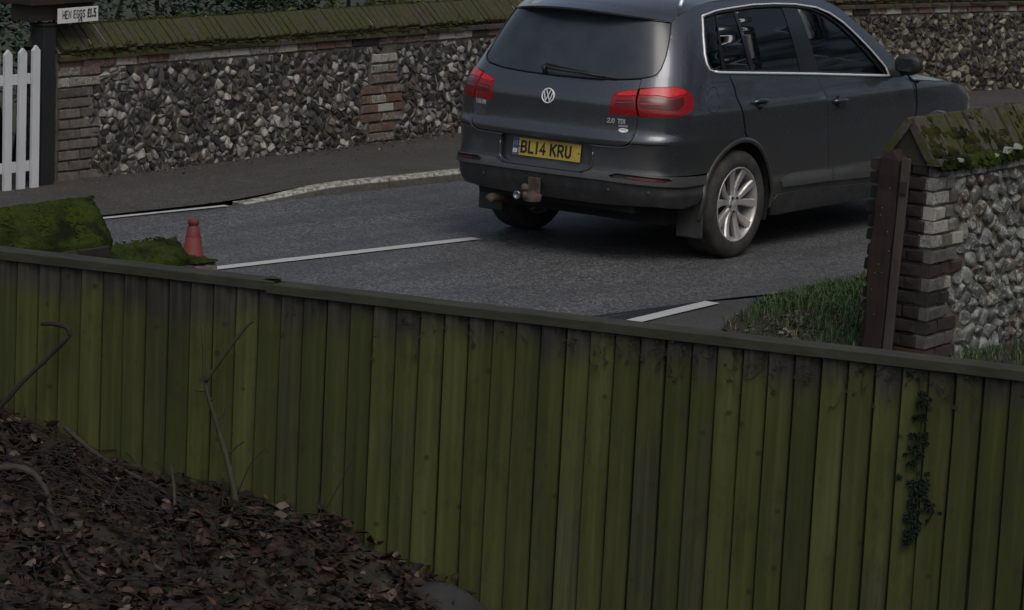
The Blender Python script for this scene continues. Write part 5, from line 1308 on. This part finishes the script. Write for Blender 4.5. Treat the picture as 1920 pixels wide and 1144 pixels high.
letters('\u00a31.5', .052, .0105, S5, .40, .18)[0].build('sign_price', M_PLATEBLACK, SG)
S6 = S4.copy(); S6[0][3] = .0; S6[2][3] = -.043
letters('1/2', .020, .006, S6, .5, .3)[0].build('sign_note', M_PLATEBLACK, SG)
# ---------------------------------------------------------------- vegetation
def shd(rr, c, a=.6, b=1.35):
    k = rr.uniform(a, b); return tuple(x*k for x in c)
LEAFV = [(0, 0, 0), (.5, .28, .06), (1, 0, -.02), (.5, -.28, .06)]
def leaf(mb, p, d, up, s_, col, fold=.12, w_=.32):
    d = d.normalized(); r_ = d.cross(up); r_ = r_.normalized() if r_.length > .01 else Vector((1, 0, 0)); u = r_.cross(d)
    vs = [p, p+d*s_*.45+r_*s_*w_+u*s_*fold, p+d*s_, p+d*s_*.45-r_*s_*w_+u*s_*fold, p+d*s_*.5-u*s_*.03]
    mb.add(vs, [(0, 1, 4), (1, 2, 4), (2, 3, 4), (3, 0, 4)], col)
def shrub(loc, size, n, ls, cols, label, cat='shrub', seed=0, stems=5, name='shrub', group=None):
    rr = random.Random(seed); t = tag(empty(name, loc), label, cat, group)
    mb = MB()
    for _ in range(stems):
        a = rr.uniform(0, 6.28); q = Vector((math.cos(a)*size[0]*.5*rr.random(), math.sin(a)*size[1]*.5*rr.random(), 0)); e = q*2.2+Vector((0, 0, size[2]*rr.uniform(.7, .95)))
        mb.tube([q*.3+Vector((0, 0, 0)), (q+e)/2+Vector((rr.uniform(-.1, .1), rr.uniform(-.1, .1), 0)), e], [.035, .02, .006], 6)
    mb.build('stems', M_TWIG, t, True)
    mb = MB(); cl = [(Vector((rr.uniform(-1, 1), rr.uniform(-1, 1), rr.uniform(.1, 1))), rr.uniform(.25, .5)) for _ in range(26)]
    for _ in range(n):
        c, r_ = rr.choice(cl); v = Vector((rr.gauss(0, 1), rr.gauss(0, 1), rr.gauss(0, 1))).normalized()*r_*rr.uniform(.6, 1)
        p = Vector(((c.x+v.x)*size[0]*.75, (c.y+v.y)*size[1]*.75, (c.z*.8+v.z*.5)*size[2]))
        if p.z < .02: p.z = rr.uniform(.02, .3)
        leaf(mb, p, Vector((rr.uniform(-1, 1), rr.uniform(-1, 1), rr.uniform(-.6, .7))), Vector((rr.uniform(-.3, .3), rr.uniform(-.6, .1), 1)), ls*rr.uniform(.6, 1.2), shd(rr, rr.choice(cols)))
    mb.build('foliage', M_LEAF, t, False, True); return t
DG = [(.018,.034,.018),(.027,.048,.027),(.012,.023,.013),(.060,.085,.060)]; LG = [(.038,.060,.015),(.058,.085,.022),(.024,.042,.014)]
shrub((-3.3, 5.3, 0), (1.2, .8, 2.4), 5200, .075, DG, 'dark evergreen shrub behind the white picket gate', seed=1)
shrub((-.6, 5.0, 0), (1.3, .62, 2.2), 6500, .065, DG, 'dark glossy shrub above the wall just right of the egg sign', seed=2)
shrub((1.15, 4.75, 0), (1.15, .58, 2.2), 7500, .055, DG, 'dark evergreen hanging forward over the mossy coping', seed=3)
shrub((3.6, 5.2, 0), (1.3, .6, 1.9), 5200, .07, LG, 'paler green shrub over the wall left of the SUV roof', seed=4)
shrub((6.4, 4.9, 0), (1.6, .7, 2.1), 4200, .07, DG, 'dark hedge shrub behind the SUV roof', seed=5)
shrub((10.6, 4.2, 0), (2.4, .7, 1.8), 5200, .07, [(.018, .017, .010), (.025, .023, .012), (.014, .016, .008)], 'brownish hedge behind the far right end of the flint wall', seed=6)
# small plant at the foot of the far wall
def plant(name, loc, n, ls, cols, label, seed, spread=.5, up=.7):
    rr = random.Random(seed); mb = MB()
    for _ in range(n):
        a = rr.uniform(0, 6.28); d = Vector((math.cos(a), math.sin(a), rr.uniform(.1, 1)*up*2)); p = Vector((rr.gauss(0, ls*spread), rr.gauss(0, ls*spread), rr.uniform(0, ls)))
        leaf(mb, p, d, Vector((0, 0, 1)), ls*rr.uniform(.6, 1.2), shd(rr, rr.choice(cols)), .1, .25)
    o = mb.build(name, M_LEAF, None, False, True); o.location = loc; return tag(o, label, 'plant')
plant('weed', (9.6, wall_y(9.6)-.16, .07), 46, .11, [(.06, .13, .03), (.08, .16, .05)], 'green weed at the foot of the flint wall beyond the bonnet', 3)
# grass verge
def grass(name, poly, n, h, label, seed, zf=lambda x, y: .03, dens=None, obj_=None):
    rr = random.Random(seed); mb = MB(); x0, x1 = min(p[0] for p in poly), max(p[0] for p in poly); y0, y1 = min(p[1] for p in poly), max(p[1] for p in poly); c = 0
    while c < n:
        x, y = rr.uniform(x0, x1), rr.uniform(y0, y1)
        if not inpoly((x, y), poly): continue
        if dens and rr.random() > dens(x, y): continue
        if noise.noise(Vector((x*3, y*3, seed))) < -.25 and rr.random() < .8: continue
        c += 1; cl = noise.noise(Vector((x*5, y*5, 2))); hh = h*rr.uniform(.4, 1.15)*(1+.5*cl); a = rr.uniform(0, 6.28); b = Vector((math.cos(a), math.sin(a), 0)); w_ = rr.uniform(.0018, .0036); s_ = Vector((-b.y, b.x, 0))*w_
        p = Vector((x, y, zf(x, y)-.01)); ln = rr.uniform(.2, .9)*hh; m = p+b*ln*.3+Vector((0, 0, hh*.6)); e = p+b*ln+Vector((0, 0, hh*rr.uniform(.6, 1)))
        g_ = rr.uniform(.6, 1.35); col = (.032*g_, .072*g_, .015*g_) if rr.random() < .82 else (.11, .105, .06)
        mb.add([p-s_, p+s_, m+s_*.8, m-s_*.8, e], [(0, 1, 2, 3), (3, 2, 4)], col)
    o = mb.build(name, M_GRASS, None, False, True); return tag(o, label, 'grass', None, 'stuff')
VG = [(-2.75, -2.72), (-2.35, -2.25), (-1.7, -2.02), (-.9, -1.95), (.3, -1.98), (2.5, -2.5), (2.5, -3.15), (-1.9, -3.15), (-2.4, -3.2), (-2.7, -3.1)]
poly_sheet('verge_soil', VG, 0, M_SOIL, lambda x, y: .035+.05*sstep(-1.9, -2.6, y)*sstep(-2.5, -1.7, x)-.02*sstep(-2.3, -2.75, x)+.012*noise.noise(Vector((x*6, y*6, 0))), .08)
vz = lambda x, y: .035+.05*sstep(-1.9, -2.6, y)*sstep(-2.5, -1.7, x)-.02*sstep(-2.3, -2.75, x)
grass('verge_grass', VG, 26000, .09, 'rough green grass verge between the road and the pale flint wall', 4, vz, lambda x, y: .10+.9*sstep(-2.5, -1.2, x+.4*(y+2.5)*-1))
G2 = [(-2.8, -3.55), (-2.2, -3.62), (1.6, -3.62), (1.6, -5.6), (-3.6, -5.6)]
poly_sheet('lawn_soil', G2, 0, M_SOIL, lambda x, y: .04+.01*noise.noise(Vector((x*5, y*5, 0))), .1)
grass('lawn_grass', G2, 14000, .07, 'short grass at the foot of the pale flint wall', 5, lambda x, y: .045)
# leaf litter
BR = [(.032,.019,.014),(.046,.027,.020),(.022,.014,.011),(.080,.060,.048),(.012,.010,.008),(.036,.019,.016),(.018,.013,.011)]  # bank leaf browns lowered in place of the shade under trees
def curl_leaf(mb, p, d, up, s_, col, w_, curl, fold, rr):
    d = d.normalized(); r_ = d.cross(up); r_ = r_.normalized() if r_.length > .01 else Vector((1, 0, 0)); u = r_.cross(d)
    mid = []; L_ = []; Q_ = []
    for k, (t, w) in enumerate(((0, .04), (.22, .7), (.5, 1), (.78, .68), (1, .03))):
        m = p+d*s_*(t-.12*curl*t*t)+u*s_*curl*(t-.5)**2*1.4; mid.append(m); ww = s_*w_*w*rr.uniform(.8, 1.15)
        L_.append(m+r_*ww+u*abs(ww)*fold); Q_.append(m-r_*ww*rr.uniform(.8, 1.1)+u*abs(ww)*fold*rr.uniform(.4, 1.3))
    fs = []
    for k in range(4): fs += [(k, k+1, 6+k, 5+k), (k+1, k, 10+k, 11+k)]
    mb.add(mid+L_+Q_, fs, col)
def litter(name, n, posf, label, seed, size=(.03, .06), parent=None, cols=BR):
    rr = random.Random(seed); mb = MB()
    for _ in range(n):
        p, nn = posf(rr); a = rr.uniform(0, 6.28); d = Vector((math.cos(a), math.sin(a), rr.gauss(0, .3))); u = (nn+Vector((rr.gauss(0, .6), rr.gauss(0, .6), 0))).normalized()
        curl_leaf(mb, p, d, u, rr.uniform(*size), shd(rr, rr.choice(cols), .45, 1.5), rr.uniform(.2, .34), rr.uniform(-.6, 1.3), rr.uniform(-.3, .9), rr)
    o = mb.build(name, M_LEAF, None, True, True); return tag(o, label, 'fallen leaves', None, 'stuff')
# garden bank in front of the fence
BK = [(-2, .42), (-.4, .30), (0, .20), (.28, .10), (.55, .035), (1.0, -.04), (1.33, -.085), (1.68, -.10), (1.85, -.185), (2.12, -.25), (2.5, -.40), (3.2, -.52), (5, -.60), (9, -.6)]
def bank_z(a, b):
    for i in range(len(BK)-1):
        if a <= BK[i+1][0]: t = (a-BK[i][0])/(BK[i+1][0]-BK[i][0]); z = BK[i][1]+(BK[i+1][1]-BK[i][1])*max(0, t); break
    else: z = BK[-1][1]
    return z-.10*sstep(0, 2.5, b)-.015*b+.035*noise.noise(Vector((a*2.2, b*2.2, 1)))*sstep(0, .3, b)+.018*noise.noise(Vector((a*9, b*9, 4)))
vs = []; na, nb = 110, 60
for i in range(na+1):
    for j in range(nb+1):
        a = -3+11*i/na; b = -.03+6*(j/nb)**1.6; p = fpt(a, b, bank_z(a, b)); vs.append(tuple(p))
struct(fix_normals(mesh_obj('garden_bank', vs, [(i*(nb+1)+j, (i+1)*(nb+1)+j, (i+1)*(nb+1)+j+1, i*(nb+1)+j+1) for i in range(na) for j in range(nb)], M_SOIL, None, True)))
gs_ = fpt(-30, 0, 0)
q = [fpt(-40, -.02, -.62), fpt(40, -.02, -.62), fpt(40, 60, -.62), fpt(-40, 60, -.62)]
struct(mesh_obj('garden_ground', q, [(0, 1, 2, 3)], M_SOIL)); bpy.data.objects['garden_ground'].data.flip_normals() if bpy.data.objects['garden_ground'].data.polygons[0].normal.z < 0 else None
def bank_pos(rr):
    while True:
        a = rr.uniform(-.9, 2.35); b = rr.uniform(.03, 3.4)
        if b < 3.4 and a < 2.3: break
    h = rr.random()**2*.06; return fpt(a, b, bank_z(a, b)+h+.004), Vector((0, 0, 1))
litter('leaf_litter', 10500, bank_pos, 'thick brown and russet fallen leaves on the bank in front of the fence', 21, (.026, .078))
litter('leaf_litter', 300, lambda rr: (lambda x, y: (Vector((x, y, .065+.02*rr.random())), Vector((0, 0, 1))))(*(lambda t: (-2.45+t*1.0+rr.gauss(0, .16), -2.72+t*.25+rr.gauss(0, .15)))(rr.random())), 'dead leaves along the near edge of the grass verge', 22, (.02, .045), None, [(.08, .06, .045), (.15, .13, .10), (.05, .04, .03)])
litter('leaf_litter', 260, lambda rr: (lambda x: (Vector((x, wall_y(x)-.04-abs(rr.gauss(0, .10)), .082)), Vector((0, 0, 1))))(rr.uniform(-1.1, 4.3)), 'leaves and grit swept against the foot of the far flint wall', 23, (.012, .035), None, [(.08, .06, .045), (.12, .10, .08), (.05, .04, .03)])
litter('leaf_litter', 26, lambda rr: (lambda x, y: (Vector((x, y, pave_z(x, y)+.006)), Vector((0, 0, 1))))(rr.uniform(-1.2, 3.2), rr.uniform(2.8, 3.7)), 'a few scattered bits of leaf on the pavement', 24, (.012, .03), None, [(.3, .28, .22), (.1, .08, .06), (.04, .035, .03)])
# twig litter: too many thin twigs to count
mb = MB(); rr = random.Random(31)
for _ in range(480):
    a = rr.uniform(-.6, 2.0); b = rr.uniform(.05, 2.4)
    if rr.random() < .45: b = rr.uniform(.05, .8); a = rr.uniform(-.6, 1.3)
    th = rr.gauss(.35, .6); L_ = rr.uniform(.12, .5); d = Vector((math.cos(th), math.sin(th), 0)); pts = []
    for q in range(5): u = q/4-.5; aa, bb = a+d.x*u*L_, max(.03, b+d.y*u*L_); pts.append(fpt(aa, bb, bank_z(aa, bb)+.03+.04*rr.random()+.05*rr.random()*abs(u)))
    mb.tube(pts, [rr.uniform(.0012, .0035)]*5, 4)
tag(mb.build('twig_litter', M_TWIG, None, True), 'tangle of thin dead twigs lying over the leaf bank', 'twigs', None, 'stuff')
def branch(name, pts, rad, mat, label, cat='branch', extra=()):
    t = tag(empty(name, tuple(pts[0])), label, cat); o0 = Vector(pts[0])
    def sm(pp):
        out = []
        for i in range(len(pp)-1):
            p0_, p1_, p2_, p3_ = pp[max(i-1, 0)], pp[i], pp[i+1], pp[min(i+2, len(pp)-1)]
            for k in range(4): u = k/4; out.append(.5*((2*p1_)+(p2_-p0_)*u+(2*p0_-5*p1_+4*p2_-p3_)*u*u+(3*p1_-p0_-3*p2_+p3_)*u**3))
        return out+[pp[-1]]
    def add(nm, pp, r0, r1):
        pp = sm([Vector(p)-o0 for p in pp]); n = len(pp); mb = MB()
        pp = [p+Vector((.6, .6, .6))*(.25*r0*noise.noise(p*40)) for p in pp]
        mb.tube(pp, [(r0+(r1-r0)*i/(n-1))*(1+.30*noise.noise(p*45)) for i, p in enumerate(pp)], 8); mb.build(nm, mat, t, True)
    add('stem', pts, *rad)
    for pp, r0, r1 in extra: add('twig', pp, r0, r1)
    return t
F = lambda a, z, off=.12: fpt(a, off, z)
branch('sapling', [F(1.237, -.07), F(1.237, .004), F(1.195, .147), F(1.14, .30), F(1.086, .453), F(1.074, .61), F(1.06, .70)], (.0155, .004), M_BARKG, 'bare forked sapling growing against the fence', 'sapling',
    [([F(1.088, .465), F(1.146, .551), F(1.219, .649), F(1.27, .715), F(1.303, .744)], .011, .005), ([F(1.207, .172), F(1.24, .205), F(1.276, .231)], .005, .003), ([F(1.04, .42), F(1.09, .425)], .004, .006), ([F(1.10, .38), F(1.135, .40)], .005, .002), ([F(1.16, .24), F(1.135, .265)], .005, .002), ([F(1.18, .60), F(1.165, .625)], .004, .0015), ([F(1.075, .60), F(1.05, .63)], .004, .0015), ([F(1.14, .30), F(1.175, .335), F(1.18, .36)], .004, .0015)])
branch('leaning_stick', [F(-.25, .02, .25), F(.086, .214, .2), F(.218, .363, .16), F(.335, .486, .13), F(.431, .585, .12)], (.010, .008), M_TWIG, 'long dark stick leaning on the fence with a snapped hooked top', 'stick',
    [([F(.431, .585), F(.422, .61), F(.40, .622), F(.34, .628), F(.288, .619)], .011, .010)])
BP3 = lambda a, b, h: fpt(a, b, bank_z(a, b)+h)
branch('dead_branch', [BP3(.36, .78, .05), BP3(.45, .69, .075), BP3(.52, .61, .08), BP3(.63, .65, .06), BP3(.76, .80, .03), BP3(.86, .90, .01)], (.016, .014), M_BARK, 'thick curved dead branch arching out of the leaves', 'branch', [([BP3(.86, .90, .015), BP3(.98, 1.04, .03), BP3(1.15, 1.2, .02), BP3(1.3, 1.3, .03)], .009, .006)])
branch('fallen_branch', [BP3(.38, .07, .10), BP3(.6, .12, .05), BP3(.87, .20, .045), BP3(1.05, .27, .04), BP3(1.28, .38, .03), BP3(1.48, .42, .02)], (.011, .007), M_BARK, 'long thin branch lying diagonally down the leaf bank', 'branch', [([BP3(1.09, .36, .03), BP3(1.03, .27, .10), BP3(.93, .12, .12)], .008, .006)])
branch('bleached_twig', [BP3(1.13, .68, .03), BP3(1.17, .54, .06), BP3(1.26, .47, .05)], (.007, .005), M_POSTGREY, 'short pale bleached twig on top of the brown leaves', 'twig')
branch('thin_shoot', [F(1.25, .0), F(1.308, .139), F(1.381, .217)], (.003, .0015), M_TWIG, 'wispy shoot just right of the bare sapling', 'shoot')
branch('bare_shoot', [F(1.62, -.12), F(1.649, -.043), F(1.707, .078), F(1.78, .218)], (.004, .0015), M_TWIG, 'dark whippy shoot leaning at the right end of the leaf bank', 'shoot', [([F(1.64, -.05), F(1.634, .045), F(1.611, .133)], .0025, .0012)])
# ivy
rr = random.Random(8); IV = tag(empty('ivy'), 'strand of small dark ivy climbing down the right part of the fence', 'ivy'); ivp = [(4.11, .833), (4.128, .711), (4.126, .587), (4.118, .481), (4.133, .379), (4.132, .253), (4.10, .18)]
mb = MB(); mb.tube([F(a, z, .032) for a, z in ivp], .003, 5); mb.build('ivy_stem', M_TWIG, IV, True)
mb = MB(); mb.tube([F(4.133, .379, .032), F(4.175, .36, .034), F(4.20, .31, .034), F(4.17, .25, .034)], .002, 5); mb.build('ivy_stem', M_TWIG, IV, True)
def ivy_leaf(a, z, s_):
    c = F(a, z, .04); th = rr.uniform(-.7, .7)-1.57; tilt = rr.uniform(.0, .02); mb = MB(); o = []
    for k, (r_, an) in enumerate([(.25, 180), (.62, 130), (.5, 100), (.85, 60), (.5, 30), (1, 0), (.5, -30), (.85, -60), (.5, -100), (.62, -130)]):
        an = R(an)+th; o.append(c+FD*math.cos(an)*r_*s_+Vector((0, 0, math.sin(an)*r_*s_))+FN*(tilt*(1 if k % 2 else .3)))
    mb.add([c+FN*.006]+o, [(0, i+1, (i+1) % 10+1) for i in range(10)], shd(rr, (.006, .012, .006))); mb.build('leaf', M_LEAF, IV, False, True)
for _ in range(74):
    t = rr.random()*.97*(len(ivp)-1)
    k = int(t); f = t-k; a = ivp[k][0]+(ivp[k+1][0]-ivp[k][0])*f; z = ivp[k][1]+(ivp[k+1][1]-ivp[k][1])*f
    ivy_leaf(a+rr.gauss(0, .022), z+rr.uniform(-.02, .02), rr.uniform(.014, .032))
for _ in range(9): ivy_leaf(4.19+rr.gauss(0, .015), rr.uniform(.25, .37), rr.uniform(.012, .02))
# rounded grey stone at the foot of the fence
mb = MB(); vs = []
for i in range(9):
    for j in range(24):
        ph = math.pi/2*i/8; th = 2*math.pi*j/24; r_ = math.cos(ph); p = fpt(2.24+.30*r_*math.cos(th), .22+.16*r_*math.sin(th), -.665+.45*math.sin(ph)**.8+.01*noise.noise(Vector((i, j*.4, 0)))); vs.append(tuple(p))
st_ = fix_normals(mesh_obj('boulder', vs, [(i*24+j, i*24+(j+1) % 24, (i+1)*24+(j+1) % 24, (i+1)*24+j) for i in range(8) for j in range(24)], simple('dark_stone', (.026, .027, .027), .9, 0, .3, 30, .3, .3), None, True)); tag(st_, 'smooth dark grey boulder at the foot of the fence beside the leaf bank', 'boulder')

# ---------------------------------------------------------------- trees on the garden side of the road, outside the picture: they shade and are mirrored in the car
def tree(loc, hgt, rad, n, seed, label):
    rr = random.Random(seed); t = tag(empty('tree', loc), label, 'tree', 'garden trees on the near side of the road')
    mb = MB(); mb.tube([(0, 0, -.3), (.05, .03, hgt*.3), (-.05, .08, hgt*.6), (0, 0, hgt*.9)], [.2, .15, .10, .03], 10)
    for k in range(9): a = rr.uniform(0, 6.28); z = hgt*rr.uniform(.25, .7); mb.tube([(0, 0, z), (math.cos(a)*rad*.5, math.sin(a)*rad*.5, z+hgt*.12), (math.cos(a)*rad*.85, math.sin(a)*rad*.85, z+hgt*.18)], [.07, .04, .01], 6)
    mb.build('trunk', M_BARK, t, True); mb = MB()
    cl = [(Vector((rr.gauss(0, .45), rr.gauss(0, .45), rr.uniform(.12, .95))), rr.uniform(.18, .4)) for _ in range(30)]
    for _ in range(n):
        c, r_ = rr.choice(cl); v = Vector((rr.gauss(0, 1), rr.gauss(0, 1), rr.gauss(0, 1))).normalized()*r_
        leaf(mb, Vector(((c.x+v.x)*rad, (c.y+v.y)*rad, (c.z+v.z*.35)*hgt)), Vector((rr.uniform(-1, 1), rr.uniform(-1, 1), rr.uniform(-.6, .4))), Vector((rr.uniform(-.4, .4), rr.uniform(-.4, .4), 1)), rr.uniform(.18, .36), shd(rr, rr.choice(DG)))
    mb.build('crown', M_LEAF, t, False, True)
for i, (x, y, h_) in enumerate([(1.5, -13.0, 11.5), (6.3, -12.0, 12.5), (11.5, -12.2, 12.0), (17, -11.5, 13.0)]): tree((x, y, -.6), h_, 3.7, 5200, 60+i, 'tall dark garden tree on the near side of the road, '+('nearest the gateway', 'second from the gateway', 'third from the gateway', 'farthest from the gateway')[i])

shrub(tuple(fpt(-1.9, 1.3, .1)), (1.0, .9, 2.3), 4200, .10, DG, 'unseen dark bush, added left of the fence to shade its boards', seed=44)  # bush out of view, put here to darken the fence's left end
